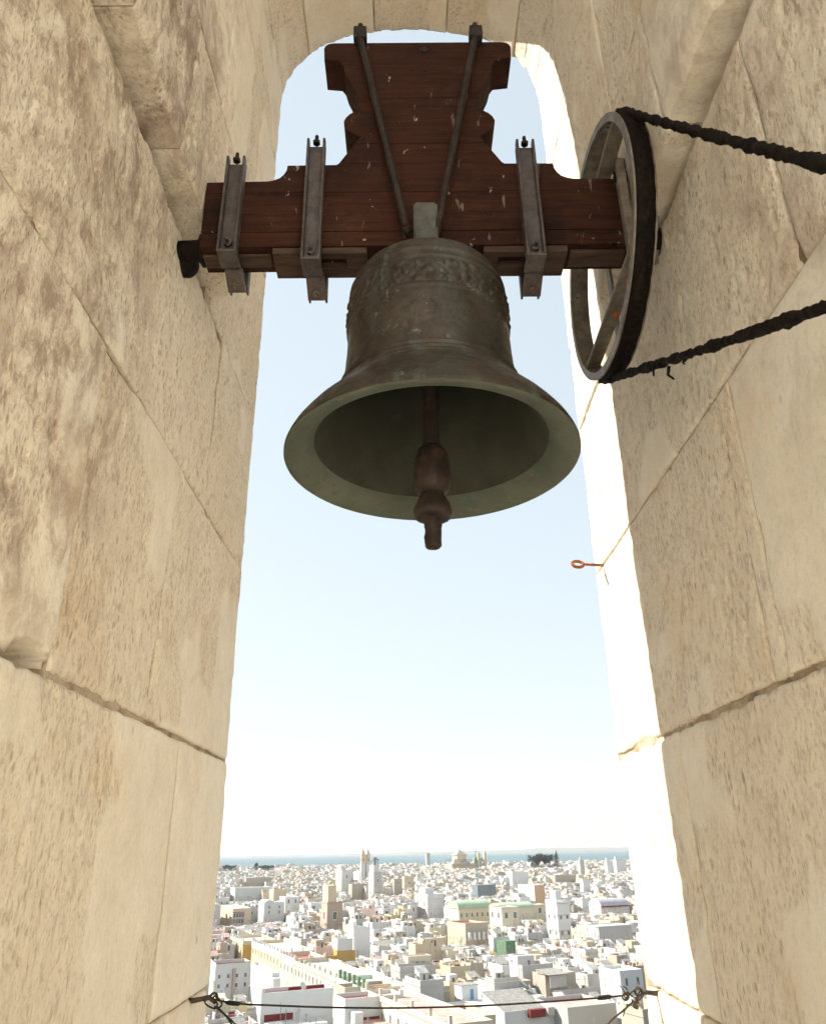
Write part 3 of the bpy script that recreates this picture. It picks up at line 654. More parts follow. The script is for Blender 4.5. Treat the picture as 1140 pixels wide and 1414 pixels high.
# chain: wraps the near half of the rim and runs back to the drive sprocket in the room
rg = random.Random(3)
SP = (.54, .527); dY, dZ = WY-SP[0], WZ-SP[1]; dist = math.hypot(dY, dZ); base = math.atan2(dZ, dY); RC = WR+.004; hal = math.asin((RC-.014)/dist)
up_a = base+hal+math.pi/2; lo_a = base-hal-math.pi/2
xc = (WX0+WX1)/2
path = []
u0 = (SP[0]+.014*math.cos(up_a), SP[1]+.014*math.sin(up_a)); u1 = (WY+RC*math.cos(up_a), WZ+RC*math.sin(up_a))
l0 = (SP[0]+.014*math.cos(lo_a), SP[1]+.014*math.sin(lo_a)); l1 = (WY+RC*math.cos(lo_a), WZ+RC*math.sin(lo_a))
NS = 110
sagm = .004
for i in range(NS):
    t = i/NS; path.append((u0[0]+(u1[0]-u0[0])*t, u0[1]+(u1[1]-u0[1])*t-math.sin(math.pi*t)*sagm))
NA = 90
for i in range(NA+1):
    a = up_a+(2*math.pi-(up_a-lo_a)) * i/NA if False else up_a+((lo_a+2*math.pi)-up_a)*i/NA; path.append((WY+RC*math.cos(a), WZ+RC*math.sin(a)))
for i in range(1, NS+1):
    t = i/NS; path.append((l1[0]+(l0[0]-l1[0])*t, l1[1]+(l0[1]-l1[1])*t-math.sin(math.pi*t)*sagm*1.2))
b = MB(); n = len(path); fine = []
for i in range(n-1):
    for k in range(3): t = k/3; fine.append((xc, path[i][0]*(1-t)+path[i+1][0]*t, path[i][1]*(1-t)+path[i+1][1]*t+EYE))
rad = []
for i, q in enumerate(fine):
    lump = float(fbm(np.array([i*.21, 3.3, 0.]), 3, 31)); rad.append(.0076+.010*max(0, lump-.35)+.005*(float(vnoise(np.array([i*.55, 1.7, 0.]), 32))-.5)+rg.uniform(-.0008, .0012))
b.tube(fine, rad, 10, 0, True, .13, rg)
chain_me = b
bandb = MB(); vs = []; fs = []; na = 64
for i in range(na+1):
    a = up_a+((lo_a+2*math.pi)-up_a)*i/na
    for x, r in ((WX0+.003, RC-.009), (WX0+.003, RC+.007+.002*math.sin(i*2.1)), (WX1-.003, RC+.007+.002*math.sin(i*1.7)), (WX1-.003, RC-.009)): vs.append((x, WY+r*math.cos(a), WZ+r*math.sin(a)+EYE))
for i in range(na):
    for k in range(3): fs.append((i*4+k, i*4+k+1, i*4+4+k+1, i*4+4+k))
chain_me.add(vs, fs, 0, True)
# clots and dangling shreds of grease
for k in range(16):
    i = rg.choice(list(range(20, 300))+list(range(len(fine)-310, len(fine)-20))); q = Vector(fine[i])+Vector((rg.uniform(-.008, .008), 0, rg.uniform(-.014, .008)))
    L_ = rg.choice((.006, .008, .01, .012, .03)); chain_me.tube([q, q+Vector((rg.uniform(-.006, .006), rg.uniform(-.008, .008), -L_*.6)), q+Vector((rg.uniform(-.01, .01), rg.uniform(-.01, .01), -L_))], [.0045, rg.uniform(.002, .005), .0022], 5)
tag(chain_me.build('drive_chain', M['grease']), 'black grease caked drive chain running over the wheel', 'chain')
sprk = tag(empty('drive_sprocket', (xc, SP[0], EYE+SP[1])), 'small steel drive sprocket turning the chain', 'sprocket')
b = MB(); b.lathe([(.008, -.012), (.013, -.012), (.013, .012), (.008, .012)], axis=(1, 0, 0), seg=18); b.build('toothed_wheel', M['zinc'], sprk)
b = MB(); b.lathe([(.01, 0), (.01, .13)], axis=(1, 0, 0), seg=10); b.build('shaft', M['zinc'], sprk)

# ------------------------------------------------------------------ eye bolt, guard wire
pb = at_x((829, 780.5), XR-.004); eb = tag(empty('eye_bolt', pb), 'small rust orange eye bolt stuck in the sunlit jamb', 'eye bolt')
b = MB(); b.tube([(.03, 0, 0), (-.005, 0, 0), (-.060, -.002, 0.004)], .0048, 10); b.build('shank', M['rust'], eb)
b = MB(); pts = []
for i in range(25):
    a = 2*math.pi*i/24; pts.append((-.082+.0195*math.cos(a), -.002+.012*math.sin(a)*1.2, .004+.0165*math.sin(a)))
b.tube(pts, .0056, 10); b.build('eye', M['rust'], eb)

pl = at_x((268, 1382), XL+.004); prr = at_x((903, 1372), XR-.004)
def pxw(q, Y): return at_y(q, Y)
YW0, YW1 = pl.y, prr.y
def yw(x): return YW0+(YW1-YW0)*(x-268)/(903-268)
def wpts(qs): return [pxw(q, yw(q[0])+(q[2] if len(q) > 2 else 0)) for q in qs]
def smooth(pts, n=6):
    P = [pts[0]]+list(pts)+[pts[-1]]; o = []
    for i in range(1, len(P)-2):
        for k in range(n):
            t = k/n; p0, p1, p2, p3 = P[i-1], P[i], P[i+1], P[i+2]
            o.append(.5*((2*p1)+(p2-p0)*t+(2*p0-5*p1+4*p2-p3)*t*t+(3*p1-p0-3*p2+p3)*t**3))
    o.append(pts[-1]); return o
gw = tag(empty('guard_wire', wpts([(570, 1391)])[0]), 'thin dark safety wire stretched across the bottom of the opening', 'wire')
def gpart(name, qs, r, mat, n=6):
    o0 = gw.location; b = MB(); b.tube([p-o0 for p in smooth(wpts(qs), n)], r, 7); return b.build(name, M[mat], gw)
gpart('strand', [(296,1381),(330,1386.5),(380,1389),(450,1391.5),(530,1392.5),(600,1391.5),(680,1388.5),(760,1383.5),(820,1379),(858,1375.5)], .0026, 'wire')
b = MB(); o0 = gw.location
def sleeve(q0, q1, r):
    a, c = wpts([q0])[0]-o0, wpts([q1])[0]-o0; b = MB(); b.tube([a, a+(c-a)*.15, a+(c-a)*.5, a+(c-a)*.85, c], [r*.35, r*.9, r, r*.85, r*.3], 10); b.build('tape_sleeve', M['tape'], gw)
sleeve((311, 1384.6), (333, 1386.8), .0062); sleeve((823, 1379), (845, 1376.5), .0062)
gpart('loop', [(284,1376),(292,1379),(297,1382),(300,1388),(297,1393),(288,1390),(283,1385),(284,1379),(290,1377),(296,1381)], .0024, 'wire')
gpart('loop', [(297,1374),(299,1380),(296,1386),(293,1381),(297,1376),(303,1381),(306,1388),(300,1393),(296,1389)], .0026, 'wire')
gpart('tail', [(298,1390),(305,1397),(313,1405),(322,1418)], .0026, 'wire'); gpart('tail', [(300,1391),(309,1400),(319,1409),(330,1420)], .0024, 'wire')
gpart('loop', [(890,1369),(884,1366),(877,1367),(870,1372),(864,1378),(861,1374),(866,1371),(874,1377),(882,1377),(889,1372)], .0022, 'wire_pale')
gpart('loop', [(889,1371),(886,1378),(879,1383),(875,1388),(880,1391),(876,1385),(872,1384)], .0022, 'wire_pale')
gpart('loop', [(861,1372),(866,1376),(862,1381),(859,1376),(864,1372),(868,1377),(864,1382),(860,1379)], .0026, 'wire_pale')
gpart('loop', [(885,1366),(880,1375),(877,1382),(882,1377),(888,1370)], .002, 'wire_pale')
gpart('tail', [(864,1374),(860,1367),(855,1361)], .0015, 'wire_pale'); gpart('tail', [(868,1374),(865,1366),(860,1362)], .0015, 'wire_pale'); gpart('tail', [(872,1378),(868,1371),(862,1363)], .0013, 'wire_pale')
gpart('knot', [(872,1382),(878,1386),(874,1390),(880,1393),(876,1386),(882,1385)], .0028, 'wire_pale')
gpart('tail', [(873,1384),(860,1396),(846,1407),(836,1418)], .0028, 'wire_pale'); gpart('tail', [(866,1386),(862,1397),(860,1404)], .0014, 'wire_pale')
for nm, q0, q1, p_, s in (('left', (268,1382), (290,1377.5), pl, 1), ('right', (905,1372), (886,1370), prr, -1)):
    hk = tag(empty('anchor_bolt', p_), 'rusty bolt in the %s jamb holding the guard wire' % ('shaded' if s > 0 else 'sunlit'), 'bolt', 'wall bolts of the guard wire')
    e = wpts([q1])[0]-p_; b = MB(); b.tube([(-.05*s, 0, 0), (0, 0, 0), e*.5, e], [.007, .007, .0062, .0068], 10); b.build('shank', M['wire_pale'], hk)
    b = MB(); pts = [e+Vector((.010*math.cos(a)*s+.010*s, .004*math.sin(a), .009*math.sin(a))) for a in [2*math.pi*i/16 for i in range(17)]]; b.tube(pts, .0035, 8); b.build('eye', M['wire_pale'], hk)
# ------------------------------------------------------------------ town
TA = R(23.57); AX = np.array([math.cos(TA), math.sin(TA)]); BXv = np.array([-math.sin(TA), math.cos(TA)])
def ab(X, Y): return X*AX[0]+Y*AX[1], X*BXv[0]+Y*BXv[1]
def xy(a, b): return a*AX[0]+b*BXv[0], a*AX[1]+b*BXv[1]
def unit_mesh(name, fn, mats):
    b = MB(); fn(b); return b.mesh(name, mats)
def _window(b):       # unit 1 x .2 x 1 at base centre, facing -y
    for x0, x1, z0, z1 in ((-.5,-.40,0,1), (.40,.5,0,1), (-.40,.40,0,.07), (-.40,.40,.93,1), (-.03,.03,.07,.93)): b.box(x0, x1, -.10, .08, z0, z1, 0)
    b.box(-.40, .40, -.04, .05, .07, .93, 1); b.box(-.58, .58, -.16, .02, -.07, -.005, 0)
def _door(b):
    b.box(-.5, -.40, -.1, .06, 0, 1, 0); b.box(.40, .5, -.1, .06, 0, 1, 0); b.box(-.40, .40, -.1, .06, .94, 1, 0); b.box(-.40, .40, -.05, .05, 0, .94, 1)
def _post(b): b.box(-.5, .5, -.5, .5, 0, .88); b.box(-.62, .62, -.62, .62, .88, 1.0)
def _antenna(b):
    b.box(-.055, .055, -.055, .055, 0, 1)
    for h, w in ((.97, .55), (.92, .7), (.87, .5)): b.box(-w, w, -.03, .03, h, h+.008)
    b.box(-.03, .03, -.6, .6, .895, .903)
def _dish(b):
    b.lathe([(.02, 0), (.3, .06), (.5, .18), (.49, .19), (.29, .08), (.02, .03)], (0, 0, .9), (.35, -.8, .45), 12, 0); b.box(-.04, .04, -.04, .04, 0, .85, 0)
def _chimney(b): b.box(-.5, .5, -.5, .5, 0, .8); b.box(-.62, .62, -.62, .62, .8, .88); b.box(-.3, .3, -.3, .3, .88, 1)
def _tank(b): b.lathe([(.42, 0), (.5, .05), (.5, .8), (.35, .95), (.1, 1.0)], seg=12)
UM = dict(
    window=unit_mesh('window', _window, [M['frame'], M['glass']]), window_green=unit_mesh('window', _window, [M['frame'], M['shutter']]),
    window_red=unit_mesh('window', _window, [M['red_paint'], M['glass']]),
    door=unit_mesh('door', _door, [M['frame'], M['wood_door']]), door_blue=unit_mesh('door', _door, [M['frame'], M['blue_door']]), door_green=unit_mesh('door', _door, [M['frame'], M['shutter']]),
    antenna=unit_mesh('antenna', _antenna, M['steel']), satellite_dish=unit_mesh('satellite_dish', _dish, M['dish']), water_tank=unit_mesh('water_tank', _tank, M['dish']))
for k in ('white', 'chalk', 'old_white', 'cream', 'pink', 'mint', 'stonewall', 'tan', 'brick', 'yellow', 'ochre', 'grey', 'terracotta', 'orange'):
    UM['post_'+k] = unit_mesh('post', _post, M[k]); UM['chimney_'+k] = unit_mesh('chimney', _chimney, M[k])

# A house is a list of primitives in its own axes (x to the right along the facade line, y away, z up from street):
#   ('shell', x0,x1,y0,y1,z0,zt, wall, floor, par)  walls with a parapet round a sunken terrace
#   ('box', name, x0,x1,y0,y1,z0,z1, mat), ('inst', name, mesh key, x,y,z, rz, sx,sy,sz, under), ('shed', ...), ('vault', ...)
def prims_house(rg, w, d, h, wall, floor, far=False, rich=True):
    P = []; par = rg.choice((.7, .9, 1.1, 1.3))
    P.append(('shell', 0, w, 0, d, 0, h, wall, floor, par)); zf = h-par; feats = []
    if rg.random() < .62 and w > 5.5 and d > 5.5:      # a further storey over part of the lot
        uw, ud = w*rg.uniform(.35, .72), d*rg.uniform(.35, .7); uh = rg.uniform(2.2, 3.6)
        ux, uy = rg.choice((0.004, w-uw-.004)), rg.choice((d-ud-.004, d-ud-.004, 0.004, (d-ud)*.5)); uwall = wall if rg.random() < .7 else rg.choice(('chalk', 'white', 'old_white', 'stonewall', 'cream'))
        fl = rg.choice(('red_tile', 'grey_floor', 'pale_floor', 'pink_tile', 'grey_floor'))
        P.append(('shell', ux, ux+uw, uy, uy+ud, zf+.01, zf+uh, uwall, fl, rg.choice((.25, .4, .7))))
        feats.append('an extra upper storey')
        if rg.random() < .8 and not far:
            P.append(('inst', 'door', rg.choice(('door', 'door', 'door_green')), ux+uw*rg.uniform(.25, .75), uy-.02, zf+.02, 0, .95, 1, 2.0, 1))
            if uw > 4.5: P.append(('inst', 'window', 'window', ux+uw*rg.uniform(.3, .7), uy-.02, zf+1.0, 0, .8, 1, .9, 1))
        if rg.random() < .5 and not far: P.append(('inst', 'window', 'window', ux-.02, uy+ud*rg.uniform(.3, .7), zf+.9, -90, .8, 1, 1.0, 1))
    if rg.random() < .75 and w > 4:                       # stair hut
        hw, hd, hh = rg.uniform(2.0, 3.2), rg.uniform(2.2, 3.6), rg.uniform(2.1, 2.8)
        x0 = rg.uniform(.3, max(.31, w-hw-.3)); y0 = rg.uniform(d*.3, max(d*.3+.01, d-hd-.3)); hm = wall if rg.random() < .6 else rg.choice(('chalk', 'white', 'old_white', 'tan'))
        if rg.random() < .4: P.append(('shed', 'stair_hut', x0, x0+hw, y0, y0+hd, zf, hh*.75, hh*1.25, hm, rg.choice(('sheet', 'pale_floor', 'sheet', 'grey_floor', 'pale_floor', 'sheet', 'pink_tile'))))
        else: P.append(('box', 'stair_hut', x0, x0+hw, y0, y0+hd, zf, zf+hh, hm))
        if not far: P.append(('inst', 'door', rg.choice(('door', 'door_green', 'door', 'door_blue') if rg.random() < .3 else ('door',)), x0+hw*.5, y0-.02, zf+.01, 0, .9, 1, 1.9, 0))
        feats.append('a stair hut')
    if rg.random() < .18: 
        P.append(('shed', 'shed', w*.1, w*.9, d*.45, d*.92, zf, .9, 2.3, rg.choice(('white', 'stonewall', 'grey')), 'sheet')); feats.append('a sheet roofed shed')
    if far: return P, feats
    for _ in range(rg.choice((0, 1, 2, 3))):
        x0, y0, e = rg.uniform(.5, w-1.4), rg.uniform(.5, d-1.4), rg.uniform(.4, .9)
        P.append(('box', rg.choice(('planter', 'air_conditioner', 'storage_box')), x0, x0+e, y0, y0+e*.7, zf+.01, zf+rg.uniform(.4, 1.1), rg.choice(('grey', 'old_white', 'stonewall', 'brick', 'tan'))))
    for _ in range(rg.choice((0, 1, 1, 2))):        # low walls dividing the terrace
        hh = rg.uniform(.7, 1.9)
        if rg.random() < .5: x0 = rg.uniform(.8, w-.8); P.append(('box', 'terrace_wall', x0, x0+.25, .26, d*rg.uniform(.4, .95), zf+.01, zf+hh, wall))
        else: y0 = rg.uniform(.8, d-.8); P.append(('box', 'terrace_wall', .26, w*rg.uniform(.4, .95), y0, y0+.25, zf+.01, zf+hh, wall))
    if rg.random() < .35:
        n = max(2, int(w/2.2)); pm = 'post_'+wall if 'post_'+wall in UM else 'post_white'
        for i in range(n): P.append(('inst', 'parapet_post', pm, .25+(w-.5)*i/(n-1), .18, h-.02, 0, .42, .42, .75, 0))
        n = max(2, int(d/2.4))
        for i in range(1, n): P.append(('inst', 'parapet_post', pm, .18, .25+(d-.5)*i/(n-1), h-.02, 0, .42, .42, .75, 0))
        feats.append('parapet posts')
    if rg.random() < .5: P.append(('cornice', -.14, w+.14, -.14, d+.14, zf-.25, zf-.02, rg.choice((wall, wall, 'cream', 'tan'))))
    if rg.random() < .45:
        P.append(('box', 'skirting', .26, w-.26, d-.36, d-.27, zf+.01, zf+.34, 'red_paint'))
    # facade windows, front (towards -y) and left side
    wk = rg.choice(('window', 'window', 'window', 'window_green'))
    if rg.random() < .6:
        n = max(1, int(w/3.2))
        for s in (1, 2):
            zz = h-par-.9-3.3*s+.6
            for i in range(n):
                if rg.random() < .42 and zz > 2: P.append(('inst', 'window', wk, w*(i+rg.uniform(.3, .7))/n, -.02, zz+rg.uniform(-.3, .3), 0, rg.uniform(.6, 1.0), 1, rg.choice((.8, 1.3, 1.8)), 0))
    if rg.random() < .8:
        n = max(1, int(d/3.0))
        for s in (1, 2):
            zz = h-par-.9-3.3*s+.6
            for i in range(n):
                if rg.random() < .6 and zz > 2: P.append(('inst', 'window', wk, -.02, d*(i+rg.uniform(.35, .65))/n, zz+rg.uniform(-.2, .2), -90, rg.uniform(.7, 1.0), 1, rg.choice((1.9, 1.9, 1.3)), 0))
    for _ in range(rg.choice((0, 1, 1, 2))): P.append(('inst', 'antenna', 'antenna', rg.uniform(.5, w-.5), rg.uniform(.5, d-.5), zf, rg.uniform(0, 180), .9, .9, rg.uniform(3.5, 7.5), 0))
    if rg.random() < .3: P.append(('inst', 'satellite_dish', 'satellite_dish', rg.uniform(.8, w-.8), rg.uniform(.6, d*.5), zf, rg.uniform(-20, 50), 1.3, 1.3, 1.3, 0)); feats.append('a satellite dish')
    if rg.random() < .45:
        k = 'chimney_'+(wall if 'chimney_'+wall in UM else 'white')
        for _ in range(rg.choice((1, 2, 3))): P.append(('inst', 'chimney', k, rg.uniform(.5, w-.5), rg.uniform(.5, d-.5), zf, 0, .6, .6, rg.uniform(1.2, 2.2), 0))
    if rg.random() < .16: P.append(('inst', 'water_tank', 'water_tank', rg.uniform(1, w-1), rg.uniform(1, d-1), zf, 0, 1.4, 1.4, 1.5, 0)); feats.append('a water tank')
    return P, feats
def shell_faces(b, x0, x1, y0, y1, z0, zt, par, mi, mf, t=.25, split=None):
    zf = zt-par
    o = [(x0,y0),(x1,y0),(x1,y1),(x0,y1)]; i_ = [(x0+t,y0+t),(x1-t,y0+t),(x1-t,y1-t),(x0+t,y1-t)]
    v = [(*p, z0) for p in o]+[(*p, zt) for p in o]+[(*p, zt) for p in i_]+[(*p, zf) for p in i_]
    f = []
    for k in range(4):
        j = (k+1) % 4; f += [(k, j, 4+j, 4+k), (4+k, 4+j, 8+j, 8+k), (8+k, 8+j, 12+j, 12+k)]
    b.add(v, f, mi)
    if mf is not None: b.add([(*p, zf) for p in i_], [(0, 1, 2, 3)], mf)
def shed_faces(b, x0, x1, y0, y1, z, h0, h1, mi, mr):
    v = [(x0,y0,z),(x1,y0,z),(x1,y1,z),(x0,y1,z),(x0,y0,z+h0),(x1,y0,z+h0),(x1,y1,z+h1),(x0,y1,z+h1)]
    b.add(v, [(0,1,5,4),(1,2,6,5),(2,3,7,6),(3,0,4,7)], mi)
    e = .2; b.add([(x0-e,y0-e,z+h0-.05),(x1+e,y0-e,z+h0-.05),(x1+e,y1+e,z+h1+.07),(x0-e,y1+e,z+h1+.07),(x0-e,y0-e,z+h0+.05),(x1+e,y0-e,z+h0+.05),(x1+e,y1+e,z+h1+.17),(x0-e,y1+e,z+h1+.17)],
        [(4,5,6,7),(0,1,5,4),(1,2,6,5),(2,3,7,6),(3,0,4,7),(3,2,1,0)], mr)
def vault_faces(b, x0, x1, y0, y1, z, hgt, mi, along='x', seg=14):
    vs = []; n = seg+1
    for e in (0, 1):
        for i in range(n):
            a = math.pi*i/seg; c = .5-.5*math.cos(a); s = math.sin(a)
            vs.append((x1 if e else x0, y0+(y1-y0)*c, z+hgt*s) if along == 'x' else (x0+(x1-x0)*c, y1 if e else y0, z+hgt*s))
    fs = [(i, i+1, n+i+1, n+i) for i in range(seg)]
    if along == 'x': fs = [f[::-1] for f in fs]
    b.add(vs, fs, mi, True); b.add(vs, [tuple(range(n)), tuple(range(2*n-1, n-1, -1))], mi)

def place_house(name, a0, b0, prims, label, cat='house', group=None, z0=0.0):
    X, Y = xy(a0, b0); root = tag(empty(name, (X, Y, z0), TA), label, cat, group); last = None; nsh = 0
    for p in prims:
        k = p[0]
        if k == 'shell':
            _, x0, x1, y0, y1, za, zt, wall, floor, par = p; b = MB(); shell_faces(b, x0, x1, y0, y1, za, zt, par, 0, None)
            o = b.build('wall' if nsh == 0 else 'upper_storey', M[wall], root)
            b = MB(); t = .25; b.box(x0+t+.002, x1-t-.002, y0+t+.002, y1-t-.002, zt-par-.12, zt-par); b.build('terrace', M[floor], root if nsh == 0 else o)
            nsh += 1; last = o
        elif k == 'box':
            _, nm, x0, x1, y0, y1, za, zb, mt = p; b = MB(); b.box(x0, x1, y0, y1, za, zb)
            if nm == 'stair_hut': b.box(x0-.12, x1+.12, y0-.12, y1+.12, zb+.002, zb+.14)
            last = b.build(nm, M[mt], root)
        elif k == 'cornice':
            _, x0, x1, y0, y1, za, zb, mt = p; b = MB(); t = .13
            b.box(x0, x1, y0, y0+t, za, zb); b.box(x0, x0+t, y0+t, y1-t, za, zb); b.box(x1-t, x1, y0+t, y1-t, za, zb); b.box(x0, x1, y1-t, y1, za, zb); b.build('cornice', M[mt], root)
        elif k == 'shed':
            _, nm, x0, x1, y0, y1, z, h0, h1, mt, mr = p; b = MB(); shed_faces(b, x0, x1, y0, y1, z, h0, h1, 0, 1); last = b.build(nm, [M[mt], M[mr]], root)
        elif k == 'vault':
            _, nm, x0, x1, y0, y1, z, hg, mt, al = p; b = MB(); vault_faces(b, x0, x1, y0, y1, z, hg, 0, al); last = b.build(nm, M[mt], root)
        elif k == 'inst':
            _, nm, key, x, y, z, rz, sx, sy, sz, under = p
            link(nm, UM[key], last if under and last else root, (x, y, z), R(rz), (sx, sy, sz))
        elif k == 'poly':      # name, verts, faces, mat
            b = MB(); b.add(p[2], p[3]); last = b.build(p[1], M[p[4]], root)
    return root

# --- buildings that can be recognised in the photograph.  (xl, xc, xr, y): picture columns of far left, near and right corner and the
# row of the near top corner, at height zt -> a real footprint on the ground
HAND = []; PROT = []
def solve(xl, xc, xr, y, zt):
    C = at_z((xc, y), zt); a, b = ab(C.x, C.y)
    def px(da, db):
        X, Y = xy(a+da, b+db); return project((X, Y, zt))[0]
    def bis(f, tgt, lo, hi, inc):
        for _ in range(50):
            m_ = (lo+hi)/2
            if (f(m_) < tgt) == inc: lo = m_
            else: hi = m_
        return (lo+hi)/2
    w = bis(lambda t: px(t, 0), xr, 0, 120, True) if xr > xc else 4.0
    d = bis(lambda t: px(0, t), xl, 0, 90, False) if xl < xc-.4 else max(8.0, min(16, w*.6))
    return a, b, w, max(3.0, d)
def hand(name, label, xl, xc, xr, y, zt, wall, floor='pale_floor', par=.8, ybot=None, extra=None, cat='house', base=True, front=None, d=None, win=None, post=None, corn=None, group='houses of the white old town', dmin=0):
    a, b, w, dd = solve(xl, xc, xr, y, zt); d = d or max(dd, dmin)
    P = [('shell', 0, w, 0, d, 0, zt, wall, floor, par)]
    if front: P.append(('box', 'front_panel', .0, w, -.12, -.004, 0, zt+.05, front))
    if corn:
        for zc in corn[1:]: P.append(('cornice', -.18, w+.18, -.18, d+.18, zt-zc-.35, zt-zc, corn[0]))
    if win:
        key, nx, ny, zs, sx, sz = win
        for zz in zs:
            for i in range(nx): P.append(('inst', 'window', key, w*(i+.5)/nx, -.03-(.12 if front else 0), zt-zz, 0, sx, 1, sz, 0))
            for i in range(ny): P.append(('inst', 'window', key, -.03, d*(i+.5)/ny, zt-zz, -90, sx, 1, sz, 0))
    if post:
        key, nx, ny, s, hh = post
        for i in range(nx): P.append(('inst', 'parapet_post', key, s/2+(w-s)*i/max(1, nx-1), s/2, zt-.02, 0, s, s, hh, 0))
        for i in range(1, ny): P.append(('inst', 'parapet_post', key, s/2, s/2+(d-s)*i/max(1, ny-1), zt-.02, 0, s, s, hh, 0))
    if extra: P += extra(w, d, zt)
    o = place_house(name, a, b, P, label, cat, group)
    HAND.append((a-.6, b-.6, a+w+.6, b+d+.6)); C = xy(a, b)
    PROT.append((xl, xr, y, ybot or y+14, C[1]))
    NEAR.append((label, (xl+xr)/2, y, name)); return o, a, b, w, d
NEAR = []
def raw(name, label, a0, a1, b0, b1, zt, wall, floor, par=1.0, extra=None, post=None, win=None, group='houses of the white old town', corn=None, ybot=None):
    w, d = a1-a0, b1-b0; P = [('shell', 0, w, 0, d, 0, zt, wall, floor, par)]
    if corn:
        for zc in corn[1:]: P.append(('cornice', -.25, w+.25, -.25, d+.25, zt-zc-.35, zt-zc, corn[0]))
    if win:
        key, nx, ny, zs, sx, sz = win
        for zz in zs:
            for i in range(ny): P.append(('inst', 'window', key, -.03, d*(i+.5)/ny, zt-zz, -90, sx, 1, sz, 0))
            for i in range(nx): P.append(('inst', 'window', key, w*(i+.5)/nx, -.03, zt-zz, 0, sx, 1, sz, 0))
    if post:
        key, nx, ny, s, hh = post
        for i in range(nx): P.append(('inst', 'parapet_post', key, s/2+(w-s)*i/max(1, nx-1), s/2, zt-.02, 0, s, s, hh, 0))
        for i in range(1 if nx else 0, ny): P.append(('inst', 'parapet_post', key, s/2, s/2+(d-s)*i/max(1, ny-1), zt-.02, 0, s, s, hh, 0))
    if extra: P += extra(w, d, zt)
    o = place_house(name, a0, b0, P, label, 'house', group); HAND.append((a0-.3, b0-.3, a1+.3, b1+.3))
    q = [project((*xy(a, b), zt)) for a in (a0, a1) for b in (b0, b1)]; xs = [p[0] for p in q]; ys = [p[1] for p in q]
    yb = project((*xy(a0, b0), zt-7))[1]
    PROT.append((min(xs), max(xs), min(ys), ybot or max(yb, max(ys)), xy(a0, b0)[1]-1)); NEAR.append((label, sum(xs)/4, sum(ys)/4, name)); return o

# street row, running from the far left towards the near middle
raw('yellow_house', 'yellow corner house with shade painted ochre on its end wall and white parapet posts', 82.6, 97, 371, 398, 14.0, 'yellow', 'pale_floor', 1.2, post=('post_white', 4, 7, .55, 1.1), corn=('white', .9, 1.1), win=('window', 0, 5, (4.2, 8.4), 1.2, 2.4), extra=lambda w, d, z: [('box', 'shade_tone_panel', .05, w, -.14, -.004, 0, z-1.5, 'ochre')])  # end panel: shade on the yellow wall put into an ochre colour
raw('row_house', 'yellow row house with long white posted parapet beside the street', 85.3, 99, 320, 366, 14.3, 'yellow', 'pale_floor', 1.2, post=('post_white', 4, 12, .6, 1.2), win=('window', 1, 9, (4.6,), 1.2, 2.4), extra=lambda w, d, z: [('box', 'parapet_panel', -.13, -.004, 0, d, z-2.1, z, 'white'), ('box', 'parapet_panel', -.13, w, -.14, -.004, z-2.1, z, 'white')])
raw('row_house', 'row house with pale pink posted parapet beside the street', 85.3, 97, 300, 319.4, 14.1, 'cream', 'red_tile', 1.3, post=('post_pink', 3, 6, .6, 1.1), win=('window', 0, 4, (4.8,), 1.2, 2.2), extra=lambda w, d, z: [('box', 'parapet_panel', -.13, -.004, 0, d, z-2.0, z, 'pink'), ('box', 'parapet_panel', -.13, w, -.14, -.004, z-2.0, z, 'pink')])
raw('row_house', 'cream row house with tall arched windows and long cornice', 85.3, 98, 254, 299.4, 13.6, 'cream', 'grey_floor', .9, post=('post_cream', 0, 9, .6, 1.2), win=('window', 0, 11, (4.4,), 1.1, 2.2), corn=('tan', .9))
raw('green_parapet_house', 'house with pale green parapet carrying six darker green posts', 85.3, 97, 229, 253.4, 13.8, 'mint', 'pale_floor', 1.1, extra=lambda w, d, z: [('box', 'parapet_post', .02, .9, d*(i+.3)/6, d*(i+.3)/6+.8, z, z+2.2, 'vault_dark') for i in range(6)]+[('box', 'end_wall', 2.0, 7.0, -.3, -.004, z-2.4, z+.3, 'orange')])
raw('row_house', 'long cream row house with flat cornice above the blue tarpaulin', 85.3, 96, 176, 228.4, 13.7, 'cream', 'pink_tile', 1.0, post=('post_cream', 0, 6, .7, 1.6), corn=('cream', .8), win=('window', 0, 10, (5.2,), 1.1, 2.1))
